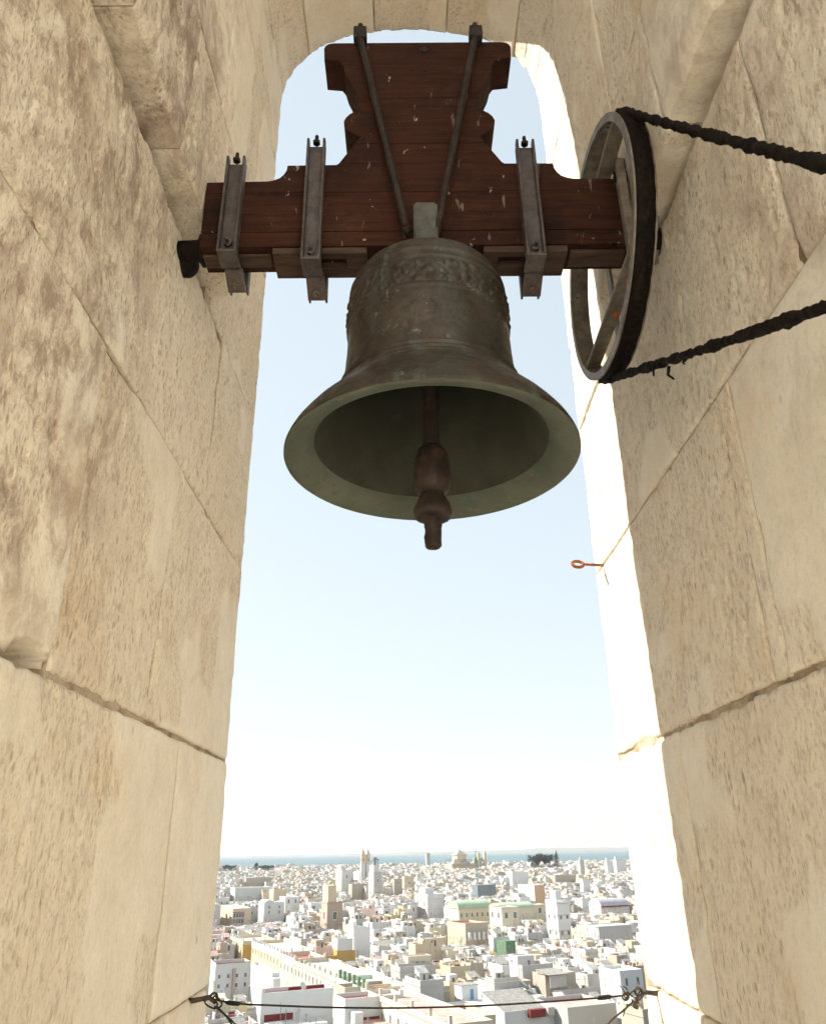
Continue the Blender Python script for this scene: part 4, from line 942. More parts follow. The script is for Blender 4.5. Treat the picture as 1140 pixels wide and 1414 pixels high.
# foreground walls
hand('wide_house', 'broad white house with plain bluish wall and oxblood skirting in the foreground', 474, 476, 557, 1380, 13.6, 'chalk', 'red_tile', 1.0, 1414, d=9, extra=lambda w, d, z: [('box', 'step_wall', w*.08, w*.22, -4, -.004, 0, z-2.6, 'chalk'), ('box', 'lower_terrace', w*.22, w*1.02, -7, -.004, 0, z-5.0, 'pink_tile'), ('box', 'skirting', w*.22, w*1.0, -.09, -.004, z-5.0, z-4.4, 'red_paint'), ('box', 'pillar', w-1.0, w, .1, 1.1, z, z+1.0, 'chalk')])
hand('stone_walled_house', 'grey unplastered house wall behind the broad bluish wall', 474, 476, 540, 1364, 14.0, 'stonewall', 'pink_tile', .8, 1380, d=7)
hand('wide_house', 'wide pale house wall with red terrace and lamp post at lower left', 362, 365, 460, 1372, 13.8, 'chalk', 'red_tile', .9, 1405, d=8, extra=lambda w, d, z: [('box', 'lower_terrace', 0, w*.8, -8, -.004, 0, z-6.6, 'pale_floor'), ('box', 'skirting', 0.3, w*.42, -.09, -.004, z-6.55, z-5.0, 'red_paint'), ('box', 'lamp_post', w*.2, w*.2+.14, -3, -2.86, z-6.6, z-2.0, 'steel'), ('box', 'pillar', -.9, -.02, -.4, .5, 0, z+1.2, 'chalk'), ('inst', 'satellite_dish', 'satellite_dish', w*.55, .8, z-.9, 10, 2.4, 2.4, 1.9, 0), ('box', 'skirting', w*.45, w, d-.4, d-.3, z-.9, z-.2, 'red_paint')])
hand('blue_door_house', 'small white terrace hut with a bright blue door and sloping roof', 627, 637, 659, 1362, 14.0, 'chalk', 'pale_floor', .3, 1386, d=4.5, extra=lambda w, d, z: [('inst', 'door', 'door_blue', w*.62, -.03, z-3.4, 0, 1.3, 1, 2.6, 0), ('box', 'roof_sheet', -.2, w+.2, -.2, d+.2, z+.01, z+.14, 'sheet'), ('box', 'lower_terrace', -6, w+2, -7, -.004, 0, z-3.5, 'pale_floor')])
hand('tan_house', 'low house with a long tan parapet and pink terrace in the foreground', 600, 611, 684, 1409, 12.6, 'tan', 'pink_tile', 1.1, 1416, d=16)
hand('white_house', 'bright white stepped house wall left of the cream street row', 347, 375, 386, 1344, 14.4, 'chalk', 'pale_floor', 1.2, 1372, extra=lambda w, d, z: [('box', 'step_wall', .02, w*.9, -2.4, -.004, 0, z-1.2, 'chalk')])
hand('bluish_house', 'bluish white house with small windows beside the shaded jamb', 297, 298, 346, 1331, 14.2, 'white', 'red_tile', 1.0, 1364, d=9, win=('window', 4, 0, (4.6, 7.4), .9, 1.3), extra=lambda w, d, z: [('box', 'flue', w*.5, w*.5+.9, -.9, -.004, 0, z-1.8, 'brick'), ('box', 'skirting', 0, w, -.1, -.004, z-.15, z+.02, 'red_paint')])
hand('ochre_house', 'white box house standing on a saturated ochre garden wall', 459, 466, 487, 1297, 16.6, 'chalk', 'pale_floor', .6, 1322, extra=lambda w, d, z: [('box', 'garden_wall', .02, w+1, -.35, -.004, 0, z-4.2, 'ochre'), ('box', 'garden_wall', -14, -.02, -.5, .2, 0, z-5.6, 'ochre'), ('box', 'yard_wall', -.3, -.02, -.5, d*.7, 0, z-3.8, 'ochre')])
hand('stepped_house', 'tall white house with two high stepped side walls', 481, 488, 511, 1281, 16.0, 'chalk', 'pale_floor', 2.2, 1318, extra=lambda w, d, z: [('box', 'gable_wall', 0, 1.0, .3, d-.3, z+.002, z+2.4, 'chalk'), ('box', 'gable_wall', w-1.0, w, .3, d-.3, z+.002, z+1.5, 'chalk'), ('box', 'yard_wall', -1.2, -.02, -3.5, d*.6, 0, z-4, 'chalk')])
hand('green_box_house', 'roof structure wrapped in dark green netting', 685, 698, 711, 1300, 14.5, 'net', 'net', .1, 1311)
hand('stone_shell_house', 'tan stone house with bare end wall and white chimneys', 617, 642, 673, 1276, 15.2, 'tan', 'red_tile', .9, 1300, extra=lambda w, d, z: [('box', 'bare_wall', .01, w, -.15, -.004, 0, z+.2, 'stonewall')]+[('inst', 'chimney', 'chimney_chalk', w*(.1+.2*i), -2, z-7, 0, 1.2, 1.2, 3.4, 0) for i in range(5)])
hand('dark_shed_house', 'white house with dark grey monopitch roof and oxblood tank', 688, 696, 765, 1398, 11.5, 'chalk', 'grey_floor', .3, 1416, d=12, extra=lambda w, d, z: [('shed', 'monopitch_roof', .2, w*.8, .5, d-.5, z-.3, .3, 3.0, 'chalk', 'sheet'), ('box', 'oxblood_tank', w*.45, w*.75, -1.6, -.2, z-1.6, z+.1, 'red_paint'), ('box', 'vent_box', w*.82, w*.95, -1.2, -.2, z-1.6, z+.2, 'old_white')])
hand('pink_terrace_house', 'grey walled house with pink tiled terraces below the tied wire end', 781, 783, 850, 1392, 12.2, 'old_white', 'pink_tile', 1.1, 1416, d=15)
hand('shack_house', 'grey weathered rooftop shack with cluttered porch among white walls', 744, 752, 794, 1346, 14.6, 'stonewall', 'grey_floor', .4, 1362, d=7, extra=lambda w, d, z: [('shed', 'porch_roof', -.3, w*.6, -2.6, d*.6, z, 0.1, .7, 'stonewall', 'sheet'), ('box', 'porch_screen', .2, w*.55, -2.2, -2.0, z-3.2, z-.2, 'old_white'), ('box', 'low_wall', 0, w*1.3, -4.2, -4.0, 0, z-3.6, 'grey')])
hand('white_house', 'bright white house with tall corner wall against the sunlit jamb', 852, 855, 886, 1341, 16.0, 'chalk', 'pale_floor', .8, 1362, d=10, win=('window', 2, 0, (4.0,), 1.0, 2.2))
# middle distance
hand('merlon_tower', 'square white watchtower with crenellated parapet and turret', 752.5, 768, 785.5, 1246.5, 24.0, 'chalk', 'pale_floor', .6, 1292, cat='tower', group='old watchtowers', win=('window', 2, 2, (7.5, 14.5), 1.3, 2.0), corn=('old_white', .4, 5.5, 12.2),
     extra=lambda w, d, z: [('box', 'merlon', w*(i+.15)/6, w*(i+.75)/6, .0, .5, z, z+1.1, 'chalk') for i in range(6)]+[('box', 'merlon', .0, .5, d*(i+.15)/6+.5, d*(i+.75)/6+.4, z, z+1.1, 'chalk') for i in range(6)]+[('box', 'turret', w*.2, w*.62, d*.25, d*.75, z-.6, z+5.2, 'chalk')])
hand('terracotta_ended_house', 'white tall block whose end wall is flat terracotta', 715, 737, 751, 1222.5, 24, 'chalk', 'pale_floor', .3, 1248, front='terracotta', cat='block')
gh = hand('green_vaulted_hall', 'long hall under a light green barrel vault roof', 632, 633, 676, 1255, 16, 'cream', 'grey_floor', .2, 1268, cat='hall', d=14, win=('window', 6, 0, (5.0,), 1.2, 2.6), extra=lambda w, d, z: [('vault', 'vault_roof', -.4, w+.4, -.5, d+.5, z-.15, 4.2, 'vault_green', 'x')])
hand('green_vaulted_wing', 'darker green vaulted wing behind the merlon tower hall', 690, 692, 736, 1254.5, 17, 'cream', 'grey_floor', .2, 1262, cat='hall', d=14, extra=lambda w, d, z: [('vault', 'vault_roof', -.4, w+.4, -.5, d+.5, z-.15, 2.6, 'vault_green', 'x')])
hand('cream_block', 'cream block with grey cornice in front of green vault', 675, 692, 716, 1253.5, 20, 'cream', 'grey_floor', .4, 1274, win=('window', 2, 2, (5.5,), 2.0, 3.2), corn=('grey', .2))
hand('cream_block', 'smaller cream block left of the crenellated tower', 724, 736, 753, 1249.5, 18, 'cream', 'pale_floor', .4, 1266, win=('window', 1, 0, (5.0,), 2.2, 3.4), corn=('tan', .8))
hand('slate_clad_block', 'plain blue grey clad roof block', 658, 659, 684, 1222.5, 22, 'slate', 'grey_floor', .2, 1234, cat='block', d=10)
hand('white_block', 'plain tall white block left of the terracotta wall', 704, 706.5, 729, 1204, 25, 'chalk', 'pale_floor', .4, 1222, win=('window', 0, 1, (4.5,), 2.0, 3.0), d=12)
hand('corniced_house', 'white cubic house with thin yellow cornice lines and roof turret', 573, 590, 612, 1235, 20, 'white', 'pale_floor', .5, 1265, corn=('yellow', 3.0, 9.5), win=('window', 0, 2, (8.2,), 1.8, 3.6), extra=lambda w, d, z: [('box', 'turret', w*.1, w*.62, d*.3, d*.8, z-.5, z+3.6, 'white')])
hand('brick_tower', 'two stage pinkish brick watchtower with white windows', 444, 452, 473, 1246, 23, 'brick', 'pale_floor', .6, 1280, cat='tower', group='old watchtowers', win=('window', 1, 1, (9.0,), 2.2, 4.2), corn=('brick', .3, 11), extra=lambda w, d, z: [('box', 'upper_stage', .3, w*.55, .3, d-.3, z-.6, z+8.2, 'tan'), ('box', 'upper_cornice', .1, w*.55+.2, .1, d-.1, z+7.4, z+7.9, 'tan'), ('box', 'plinth', -.4, w+.4, -.4, d+.4, 0, z-14.5, 'white')])
hand('watchtower', 'pale watchtower with cream side and small dome left of twin spires', 463.5, 472, 486, 1201.5, 29, 'white', 'pale_floor', .4, 1230, cat='tower', group='old watchtowers', corn=('tan', .3, 13), win=('window', 1, 0, (9.5,), 1.6, 3.6), extra=lambda w, d, z: [('box', 'side_panel', -.15, -.004, 0, d, 0, z, 'cream'), ('box', 'turret', w*.05, w*.4, d*.3, d*.7, z, z+3.6, 'white'), ('vault', 'cap', w*.02, w*.43, d*.28, d*.72, z+3.6, 2.2, 'white', 'x')])
hand('lantern_tower', 'tall stone and white tower with open lantern beside twin spires', 508.5, 516, 527, 1205, 31, 'old_white', 'pale_floor', .4, 1232, cat='tower', group='old watchtowers', corn=('terracotta', .3, 11.5), win=('window', 1, 1, (8.5, 19), 1.4, 3.0), extra=lambda w, d, z: [('box', 'upper_stage', w*.05, w*.72, d*.1, d*.9, z-.4, z+6.0, 'white'), ('box', 'lantern_post', w*.1, w*.18, d*.2, d*.3, z+6, z+10.5, 'grey'), ('box', 'lantern_post', w*.6, w*.68, d*.2, d*.3, z+6, z+10.5, 'grey'), ('box', 'lantern_core', w*.25, w*.5, d*.35, d*.7, z+6, z+10.2, 'slate'), ('box', 'lantern_roof', w*.02, w*.75, d*.1, d*.95, z+10.5, z+11.3, 'slate'), ('box', 'roof_cap', w*.2, w*.58, d*.3, d*.75, z+11.3, z+12.6, 'slate')])
hand('small_tower', 'slim pale tower rising alone against the sea', 587, 588.7, 593.6, 1178.5, 42, 'cream', 'pale_floor', .6, 1194, cat='tower', group='old watchtowers', corn=('terracotta', .5, 6.5, 13), win=('window', 1, 0, (4.5, 11.0, 17), 2.0, 3.4))
def brown(nm, lab, *q, **k): return hand(nm, lab, *q, **k)
hand('brown_tower_house', 'brownish stone tower house left of a stone bastion', 542, 544, 555, 1214, 23, 'stonewall', 'grey_floor', .5, 1234, cat='tower', win=('window', 1, 0, (5,), 1.5, 2.5))
hand('stone_bastion', 'octagonal looking stone turret house with small window', 555, 558, 571.5, 1210.5, 23, 'tan', 'grey_floor', .5, 1224, cat='tower', corn=('terracotta', 2.5), win=('window', 1, 0, (8,), 2.0, 2.6))
hand('grey_stone_house', 'grey rough stone house below the pale watchtower', 485, 486, 508, 1221, 19, 'stonewall', 'grey_floor', .5, 1243, d=11)
hand('long_stone_house', 'long dark stone roof wall near the shaded jamb', 338, 340, 377, 1213, 19, 'stonewall', 'grey_floor', .5, 1223, d=12)
hand('long_white_house', 'long white house with blank wall under the dark stone roof wall', 318, 325, 372, 1226.5, 18, 'white', 'grey_floor', .5, 1242)
hand('stone_house', 'small tan stone house with stepped side', 372, 378, 396, 1228.5, 18.5, 'tan', 'grey_floor', .5, 1246)
hand('white_house', 'white house with dark doors beside the stair gable', 386, 394, 413, 1239, 17.5, 'chalk', 'pale_floor', .6, 1256, win=('window', 2, 1, (4.6,), 1.3, 3.0))
hand('rounded_house', 'whitewashed house with rounded pale grey bay wall', 357, 365, 393, 1246.5, 17, 'white', 'pale_floor', .6, 1270, win=('window', 2, 2, (4.2, 7.4), 1.2, 2.2), extra=lambda w, d, z: [('vault', 'small_vault', w*.05, w*.45, .5, d-.5, z-.6, 2.0, 'white', 'y')])
hand('tan_house', 'tan house with an oxblood glazed gallery by the shaded jamb', 300, 322, 347, 1255, 14.5, 'tan', 'pale_floor', .6, 1276, extra=lambda w, d, z: [('box', 'gallery', -.02, w*.62, -.5, -.004, z-9.5, z-2.2, 'red_paint')]+[('inst', 'pane', 'window', w*(.09+.15*i), -.55, z-9.2+3.5*j, 0, 1.7, 1, 3.1, 0) for i in range(4) for j in (0, 1)]+[('box', 'roof_band', -.3, w, -.6, .2, z-2.1, z-.4, 'tan')])
hand('shed_hall', 'hall with lavender grey curved sheet roof and red eaves', 828, 829, 868, 1252, 16, 'white', 'grey_floor', .2, 1258, cat='hall', d=12, extra=lambda w, d, z: [('vault', 'curved_roof', 0, w, -.6, d+.6, z-.1, 4.0, 'lav', 'x'), ('box', 'eaves', 0, w, -.9, -.61, z-.6, z+.1, 'red_paint')])
hand('corrugated_block', 'grey corrugated clad block beside the sunlit jamb', 806, 826, 871, 1279.5, 17, 'grey', 'pale_floor', .3, 1292, corn=('chalk', .0))
hand('white_house', 'white corner house with long blank side right of crenellated tower', 793, 803, 826, 1242, 17.5, 'chalk', 'pale_floor', .5, 1256, win=('window', 0, 1, (4,), 1.3, 1.8))
hand('white_tower', 'white tower with square upper cube left of the sunlit jamb', 800, 804, 813, 1214, 25, 'chalk', 'pale_floor', .4, 1228, cat='tower', group='old watchtowers', corn=('cream', .3, 8))
hand('white_tower', 'far pale tower with little pointed cap', 796.5, 800, 806, 1188, 32, 'old_white', 'pale_floor', .5, 1206, cat='tower', group='old watchtowers', extra=lambda w, d, z: [('box', 'cap', w*.3, w*.7, d*.3, d*.7, z, z+4.5, 'grey')])
hand('white_tower', 'far white tower with dome, second from the sunlit jamb', 834, 837, 846, 1189, 31, 'chalk', 'pale_floor', .5, 1204, cat='tower', group='old watchtowers', extra=lambda w, d, z: [('box', 'turret', w*.1, w*.5, d*.3, d*.7, z, z+4, 'chalk')])
hand('white_tower', 'far white tower house closest to the sunlit jamb', 846, 850, 864, 1188, 31, 'chalk', 'pale_floor', .5, 1202, cat='tower', group='old watchtowers', extra=lambda w, d, z: [('box', 'turret', w*.05, w*.3, d*.3, d*.7, z, z+5, 'chalk')])
hand('bushy_wall_house', 'long dark brown overgrown ruin wall left of the white tower', 764, 766, 795, 1209, 20, 'stonewall', 'grey_floor', .5, 1217, d=12)

# --- churches
def pyramid(x0, x1, y0, y1, z, h, e=.3):
    v = [(x0-e,y0-e,z),(x1+e,y0-e,z),(x1+e,y1+e,z),(x0-e,y1+e,z),((x0+x1)/2,(y0+y1)/2,z+h)]
    return v, [(0,1,4),(1,2,4),(2,3,4),(3,0,4),(3,2,1,0)]
def church_twin():
    C = at_y((499, 1192), 1050.); a, b = ab(C.x, C.y); P = []; w = 5.3
    P.append(('box', 'nave', -1, 15, 3, 26, 0, 26, 'white'))
    for k in (0, 1):
        x = k*6.6; P.append(('box', 'tower_base', x, x+w, 0, w, 0, 35, 'white')); P.append(('box', 'belfry', x+.2, x+w-.2, .2, w-.2, 35, 44.5, 'tan'))
        P.append(('inst', 'bell_opening', 'window', x+w*.5, .15, 37.5, 0, 1.7, 1, 4.4, 0)); P.append(('inst', 'bell_opening', 'window', x+.15, w*.5, 37.5, -90, 1.7, 1, 4.4, 0))
        P.append(('box', 'string_course', x-.1, x+w+.1, -.1, w+.1, 44.5, 45.1, 'tan'))
        v, f = pyramid(x+.2, x+w-.2, .2, w-.2, 45.1, 8.2); P.append(('poly', 'spire', v, f, 'tan'))
    place_house('twin_spired_church', a, b, P, 'church with two pointed tan spires standing before the sea', 'church'); HAND.append((a-2, b-1, a+18, b+28)); PROT.append((496, 512, 1172, 1208, C.y)); NEAR.append(('', 505, 1185, 'church with two pointed spires'))
church_twin()
def church_dome():
    Yc = 1500.; C = at_y((632, 1190), Yc); a, b = ab(C.x, C.y); P = []; s = 1.31
    P.append(('box', 'nave', -7*s, 44*s, 6, 34, 0, 27, 'tan'))
    for x0, x1 in ((-7*s, 7*s), (7.2*s, 21*s)):
        v, f = pyramid(x0, x1, 0, 20, 27, 9); P.append(('poly', 'transept_roof', v, f, 'brick'))
    P.append(('box', 'drum', 2*s, 17*s, 8, 28, 27, 41, 'tan')); v, f = pyramid(1*s, 18*s, 7, 29, 41, 9.5); P.append(('poly', 'dome_roof', v, f, 'stonewall')); P.append(('box', 'finial', 9*s, 10*s, 17.4, 18.6, 49.5, 53, 'tan'))
    for x in (32*s, 42*s):
        P.append(('box', 'bell_tower', x, x+3.6*s, 2, 6.5, 0, 43, 'tan')); v, f = pyramid(x+.4, x+3.2*s, 2.4, 6.2, 43, 6); P.append(('poly', 'spire', v, f, 'old_white'))
    P.append(('box', 'facade', 28*s, 47*s, 7.2, 14, 0, 36, 'stonewall'))
    place_house('domed_church', a, b, P, 'large tan church with pyramid dome roof and two small bell towers', 'church'); HAND.append((a-12, b-1, a+64, b+36)); PROT.append((622, 680, 1175, 1192, C.y)); NEAR.append(('', 645, 1185, 'church with pyramid dome'))
church_dome()
# tower crane
C = at_y((658, 1206), 900.); cr = tag(empty('tower_crane', (C.x, C.y, 0)), 'slender green tower crane in front of the domed church', 'crane'); b = MB()
ztop = 48+C.y*math.tan(PITCH-math.atan((1171-CY)/F_PX))
for sx in (-.7, .7):
    for sy in (-.7, .7): b.box(sx-.14, sx+.14, sy-.14, sy+.14, 0, ztop-4)
nb = 22
for i in range(nb):
    z0, z1 = (ztop-4)*i/nb, (ztop-4)*(i+1)/nb
    for sy in (-.7, .7): b.obox(((0), sy, (z0+z1)/2), (1.4, 0, z1-z0), (0, 1, 0), (-(z1-z0), 0, 1.4), math.hypot(1.4, z1-z0)/2, .08, .08)
b.build('mast', M['crane'], cr)
b = MB(); b.box(-1.0, 1.0, -1.0, 1.0, ztop-13, ztop-10.5); b.build('cab', M['crane'], cr)
b = MB(); b.box(-.25, .25, -.25, .25, ztop-4, ztop); b.build('apex', M['crane'], cr)
b = MB()
for sz in (0, 1.6): b.box(-34, 9, -.2, .2, ztop-14+sz, ztop-13.75+sz)
for i in range(20): b.obox((-33+2.1*i, 0, ztop-13.2), (1.0, 0, .8 if i % 2 else -.8), (0, 1, 0), (-(.8 if i % 2 else -.8), 0, 1.0), 1.2, .08, .08)
jib = b.build('jib', M['crane'], cr); jib.rotation_euler = (0, 0, R(14))
b = MB(); b.box(6.5, 9, -.8, .8, ztop-16.5, ztop-14.1); o = b.build('counterweight', M['grey'], cr); o.rotation_euler = (0, 0, R(14))

# --- trees
def tree(name, label, q, Yt, rx, rz, n, leaf, conifer=False, seed=1):
    C = at_y(q, Yt); zg = C.z; rg = np.random.default_rng(seed); t = tag(empty(name, (C.x, C.y, 0)), label, 'tree', 'trees at the far edge of town')
    b = MB(); zb = zg
    if conifer:
        b.tube([(0, 0, 0), (0, 0, zb*.5), (0, 0, zb+rz*1.9)], [.6, .5, .08], 8)
    else:
        b.tube([(0, 0, 0), (.3, 0, zb*.6), (0, .3, zb)], [.8, .6, .45], 8)
        for k in range(6):
            a = k*1.05; b.tube([(0, 0, zb*.6), (rx*.3*math.cos(a), rx*.3*math.sin(a), zb*.9), (rx*.7*math.cos(a), rx*.6*math.sin(a), zb+rz*.3)], [.4, .28, .1], 6)
    b.build('trunk', M['bark'], t)
    V = []; Fq = []
    if conifer:
        for i in range(n):
            h = rg.random()**.8; lay = round(h*11)/11; r = (1-lay)*rx*(.25+.75*math.sqrt(rg.random()))+.15; a = rg.random()*6.283
            V.append((r*math.cos(a), r*math.sin(a), zb+lay*rz*2+(rg.random()-.5)*.9-r*.12))
    else:
        cl = [(rg.normal(0, .42)*rx, rg.normal(0, .35)*rx, zb+rz*(.35+.5*rg.random()), rg.uniform(.22, .42)) for _ in range(26)]
        for i in range(n):
            c = cl[int(rg.integers(len(cl)))]; v = rg.normal(size=3); v /= np.linalg.norm(v); rr = c[3]*rg.random()**.25
            V.append((c[0]+v[0]*rr*rx*.6, c[1]+v[1]*rr*rx*.6, c[2]+v[2]*rr*rz*.9))
    b = MB()
    for p in V:
        u = Vector(rg.normal(size=3)).normalized(); w = u.cross(Vector(rg.normal(size=3))).normalized(); s = leaf*rg.uniform(.6, 1.3); p = Vector(p)
        b.add([p-u*s, p-w*s*.6, p+u*s, p+w*s*.6], [(0, 1, 2, 3)])
    b.build('crown', M['leaf'], t); PROT.append((q[0]-14, q[0]+14, q[1]-9, q[1]+1, C.y-3)); HAND.append((*[v-4 for v in ab(C.x, C.y)], *[v+4 for v in ab(C.x, C.y)]))
    return t
tree('broad_tree', 'broad dark tree crown at the far shore, its wide rounded left half', (743, 1196), 1700, 17, 21, 5200, .85, seed=2)
tree('broad_tree', 'dark rounded tree directly left of the tall conifer', (757, 1196), 1700, 15, 21, 4600, .85, seed=3)
tree('conifer', 'tall tiered conifer standing above the dark trees at the shore', (769, 1195), 1690, 8.0, 13, 4200, .8, True, seed=4)
tree('small_tree', 'small dark tree at the shore beside the shaded jamb', (316, 1201), 1950, 21, 9, 2600, .8, seed=5)
tree('small_tree', 'low dark shore tree right of the jamb tree', (369, 1200), 1950, 24, 7, 2600, .8, seed=6)
tree('small_tree', 'tiny lone tree on the shore skyline at left', (354, 1199), 1940, 4.5, 11, 1200, .8, seed=7)

# --- the rest of the town, lot by lot on the same street grid
WALLS = ['chalk']*8+['white']*9+['old_white']*10+['cream']*2+['stonewall']*5+['tan']*4+['yellow', 'pink', 'grey', 'grey', 'brick']
FLOORS = ['red_tile']*3+['pink_tile']*3+['grey_floor']*6+['pale_floor']*5
rg = random.Random(20)
LOTS = []
def split(a0, a1, b0, b1, mx):
    w, d = a1-a0, b1-b0
    if max(w, d) < mx*rg.uniform(.75, 1.25): LOTS.append((a0, a1, b0, b1)); return
    if w > d: m_ = a0+w*rg.uniform(.36, .64); split(a0, m_, b0, b1, mx); split(m_, a1, b0, b1, mx)
    else: m_ = b0+d*rg.uniform(.36, .64); split(a0, a1, b0, m_, mx); split(a0, a1, m_, b1, mx)
def in_view(X, Y, m=0.0): return Y > 150 and -.262*Y-14-m < X < .300*Y+14+m
bb = 120.0; brow = 0
while bb < 2400:
    bl = rg.uniform(42, 66); aa = 85.3-34*14; street = 5.0
    while aa < 1500:
        al = 34-street
        cx_, cy_ = xy(aa+al/2, bb+bl/2)
        if in_view(cx_, cy_, 40) and cy_ < SHORE-25:
            split(aa, aa+al, bb, bb+bl, 11.5 if cy_ < 500 else (12.5 if cy_ < 1000 else (15 if cy_ < 1500 else 19)))
        aa += 34
    bb += bl+(street if bb > 371 or bb+bl < 350 else street)
    if 300 < bb < 366: pass
def hits(l): return any(l[0] < h[2] and l[1] > h[0] and l[2] < h[3] and l[3] > h[1] for h in HAND)
cand = []
for (a0, a1, b0, b1) in LOTS:
    X, Y = xy((a0+a1)/2, (b0+b1)/2)
    if not in_view(X, Y) or Y > SHORE-15: continue
    if hits((a0, a1, b0, b1)): continue
    cand.append((Y, a0, a1, b0, b1))
cand.sort()
def cap_height(a0, a1, b0, b1, h):
    """lower a house that would hide one of the recognisable ones behind it"""
    q = [project((*xy(a, b), h)) for a in (a0, a1) for b in (b0, b1)]; x0, x1 = min(p[0] for p in q), max(p[0] for p in q); Yn = xy((a0+a1)/2, (b0+b1)/2)[1]
    for (pl_, pr_, pt, pb_, py) in PROT:
        if Yn < py and x1 > pl_+.5 and x0 < pr_-.5:
            X, Y = xy((a0+a1)/2, b1); zmax = at_y(((pl_+pr_)/2, pb_), Y).z-3.4
            h = min(h, zmax)
    return h
WORD = {'chalk': 'bright white', 'white': 'white', 'old_white': 'stained white', 'cream': 'cream', 'stonewall': 'grey stone', 'tan': 'tan', 'yellow': 'yellow', 'pink': 'pale pink', 'grey': 'grey', 'brick': 'brick coloured'}
FWORD = {'red_tile': 'red terrace', 'pink_tile': 'faded pink terrace', 'grey_floor': 'grey terrace', 'pale_floor': 'pale terrace'}
stuff = MB(); SM = ['chalk', 'white', 'old_white', 'cream', 'stonewall', 'tan', 'yellow', 'pink', 'grey', 'brick', 'red_tile', 'pink_tile', 'grey_floor', 'pale_floor', 'glass', 'sheet', 'red_paint', 'frame', 'steel', 'wood_door', 'shutter']
SI = {k: i for i, k in enumerate(SM)}
def to_stuff(prims, a0, b0):
    b = stuff; n0 = len(b.v)
    for p in prims:
        k = p[0]
        if k == 'shell': shell_faces(b, p[1], p[2], p[3], p[4], p[5], p[6], p[9], SI[p[7]], SI[p[8]])
        elif k == 'box': b.box(*p[2:8], SI.get(p[8], 0), False)
        elif k == 'shed': shed_faces(b, *p[2:9], SI[p[9]], SI[p[10]])
        elif k == 'cornice': b.box(p[1], p[2], p[3], p[3]+.13, p[5], p[6], SI.get(p[7], 0)); b.box(p[1], p[1]+.13, p[3], p[4], p[5], p[6], SI.get(p[7], 0))
        elif k == 'inst':
            _, nm, key, x, y, z, rz, sx, sy, sz, un = p
            if nm in ('window', 'door'):
                mt = SI['glass'] if nm == 'window' else SI['wood_door']
                if rz == 0: b.box(x-sx*.42, x+sx*.42, y-.06, y+.05, z, z+sz, mt, False)
                else: b.box(x-.06, x+.05, y-sx*.42, y+sx*.42, z, z+sz, mt, False)
            elif nm in ('chimney', 'parapet_post'): b.box(x-sx/2, x+sx/2, y-sy/2, y+sy/2, z, z+sz, 0, False)
            elif nm == 'antenna': b.box(x-.05, x+.05, y-.05, y+.05, z, z+sz, SI['steel'], False); b.box(x-.6, x+.6, y-.03, y+.03, z+sz*.93, z+sz*.95, SI['steel'], False)
    ca, sa = AX; ox, oy = xy(a0, b0)
    for i in range(n0, len(b.v)):
        x, y, z = b.v[i]; b.v[i] = (ox+x*ca-y*sa, oy+x*sa+y*ca, z)
N_SINGLE = 300-len(HAND)
ORD = ['nearest', 'second nearest', 'third nearest', 'fourth nearest', 'fifth nearest', 'sixth nearest', 'seventh nearest', 'eighth nearest', 'ninth nearest', 'tenth nearest', 'eleventh nearest', 'twelfth nearest', 'thirteenth nearest', 'fourteenth nearest', 'fifteenth nearest', 'sixteenth nearest', 'seventeenth nearest', 'eighteenth nearest', 'nineteenth nearest', 'twentieth nearest']
SHORT = {'yellow_house': 'the yellow corner house', 'green_parapet_house': 'the green posted parapet', 'blue_door_house': 'the blue door hut', 'tan_house': '', 'merlon_tower': 'the crenellated white tower', 'green_vaulted_hall': 'the light green vaulted hall',
    'brick_tower': 'the brick watchtower', 'corniced_house': 'the white house with yellow cornices', 'ochre_house': 'the ochre garden wall', 'stepped_house': 'the tall stepped white house', 'green_box_house': 'the green netted roof', 'stone_shell_house': 'the tan bare walled house',
    'shack_house': 'the weathered rooftop shack', 'pink_terrace_house': 'the pink terraces at lower right', 'dark_shed_house': 'the oxblood tank', 'bluish_house': 'the bluish house by the jamb', 'corrugated_block': 'the grey corrugated block', 'rounded_house': 'the rounded white house', 'shed_hall': 'the lavender curved roof', 'terracotta_ended_house': 'the terracotta end wall', 'wide_house': '', 'slate_clad_block': 'the blue grey roof block'}
LM = [(x, y, SHORT[n]) for (lab, x, y, n) in NEAR if SHORT.get(n)]
singles = []; ns = 0
for (Y, a0, a1, b0, b1) in cand:
    w, d = a1-a0, b1-b0
    h = rg.gauss(13.2, 1.5)+(2.8 if rg.random() < .07 else 0)+min(3.0, Y/600)+max(0, min(3.0, (Y-1100)/300))
    far = Y > 820
    wall, floor = rg.choice(WALLS), rg.choice(FLOORS)
    h2 = cap_height(a0, a1, b0, b1, h)
    if h2 < 4.5: h2 = None
    P, feats = prims_house(rg, w-.02, d-.02, h2 or 5.0, wall, floor, far)
    if h2 is None: P = P[:1]; feats = []
    elif h2 < h-.5: P = [p for p in P if p[0] != 'shell' or p[5] == 0]; P = [p for p in P if not (p[0] == 'inst' and p[10])]; feats = [f for f in feats if 'storey' not in f]
    if ns < N_SINGLE:
        X_, Y_ = xy((a0+a1)/2, (b0+b1)/2); q = project((X_, Y_, h2 or 5.0))
        if q[1] > 1445 or q[0] < 285 or q[0] > 900 : continue
        singles.append((q, wall, floor, feats, a0, b0, P)); ns += 1
    else: to_stuff(P, a0, b0)
bylm = {}
for i, s in enumerate(singles):
    k = min(range(len(LM)), key=lambda j: (LM[j][0]-s[0][0])**2+((LM[j][1]-s[0][1])*1.4)**2); bylm.setdefault(k, []).append(i)
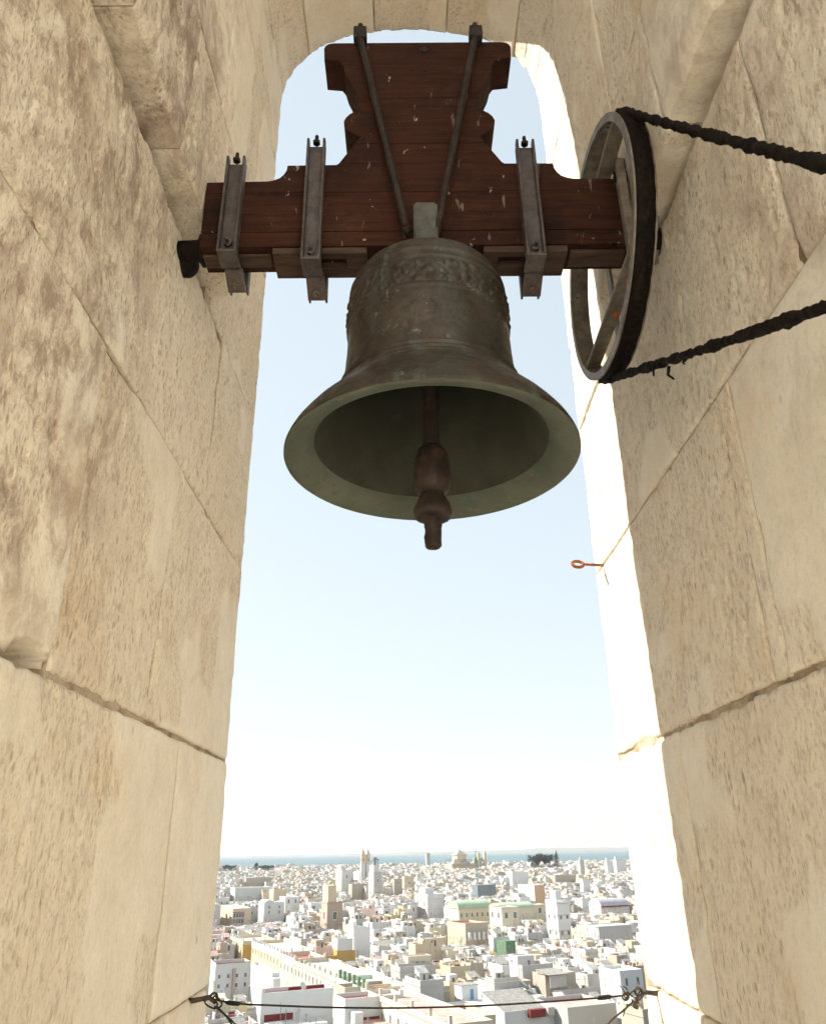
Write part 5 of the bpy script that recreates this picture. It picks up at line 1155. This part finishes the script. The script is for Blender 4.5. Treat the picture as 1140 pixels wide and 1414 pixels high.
for k, idx in bylm.items():
    idx.sort(key=lambda i: (LM[k][0]-singles[i][0][0])**2+((LM[k][1]-singles[i][0][1])*1.4)**2); cnt = {}
    for i in idx:
        q, wall, floor, feats, a0, b0, P = singles[i]
        side = ('left of' if q[0] < LM[k][0] else 'right of') if abs(q[0]-LM[k][0]) > abs(q[1]-LM[k][1]) else ('below' if q[1] > LM[k][1] else 'above')
        key = (WORD[wall], side); cnt[key] = cnt.get(key, 0)+1
        ft = feats[0].replace('a ', '', 1).replace('an ', '', 1) if feats else None
        lab = '%s house, %s %s %s' % (WORD[wall], ORD[min(cnt[key]-1, 19)]+' such', side, LM[k][2])
        if ft: 
            l2 = '%s house with %s, %s %s %s' % (WORD[wall], ft, ORD[min(cnt[key]-1, 19)]+' such', side, LM[k][2])
            if len(l2.replace(',', '').split()) <= 16: lab = l2
        place_house('town_house', a0, b0, P, lab, 'house', 'houses of the white old town')
o = stuff.build('distant_houses', [M[k] for k in SM]); tag(o, 'mass of small white flat roofed houses spreading to the sea', 'houses', kind='stuff')
# blue tarpaulin strip on the facade beside the broad wall
p0 = at_z((556.5, 1388), 12.6); a, b_ = ab(p0.x, p0.y)
bt = MB(); X0, Y0 = xy(a, b_); 
vs = []
for i in range(8):
    for j in range(5):
        X, Y = xy(a+.6+.5*i+.25*math.sin(j*2.1), b_-2.0*i*.9+.1*math.sin(i+j)); vs.append((X, Y, 12.6-.35*i-1.1*j*(.6+.12*i)))
bt.add(vs, [(i*5+j, i*5+j+1, i*5+j+6, i*5+j+5) for i in range(7) for j in range(4)], 0, True)
o = bt.build('tarpaulin', M['blue_tarp']); md = o.modifiers.new('thickness', 'SOLIDIFY'); md.thickness = .06
tag(o, 'bright blue tarpaulin strip hanging beside the broad bluish wall', 'tarpaulin')

# ------------------------------------------------------------------ haze
hz = MB(); hz.box(-61000, 61000, -4000, 79000, -3, 120)
hm = bpy.data.materials.new('thin_haze'); hm.use_nodes = True; nt = hm.node_tree; nt.nodes.remove(nt.nodes['Principled BSDF'])
pv = nt.nodes.new('ShaderNodeVolumePrincipled'); pv.inputs['Color'].default_value = (.93, .96, 1.0, 1); pv.inputs['Density'].default_value = 4.5e-5; pv.inputs['Anisotropy'].default_value = .3
nt.links.new(pv.outputs[0], nt.nodes['Material Output'].inputs['Volume'])
tag(hz.build('haze', hm), 'thin pale sea haze over the bay', kind='stuff')
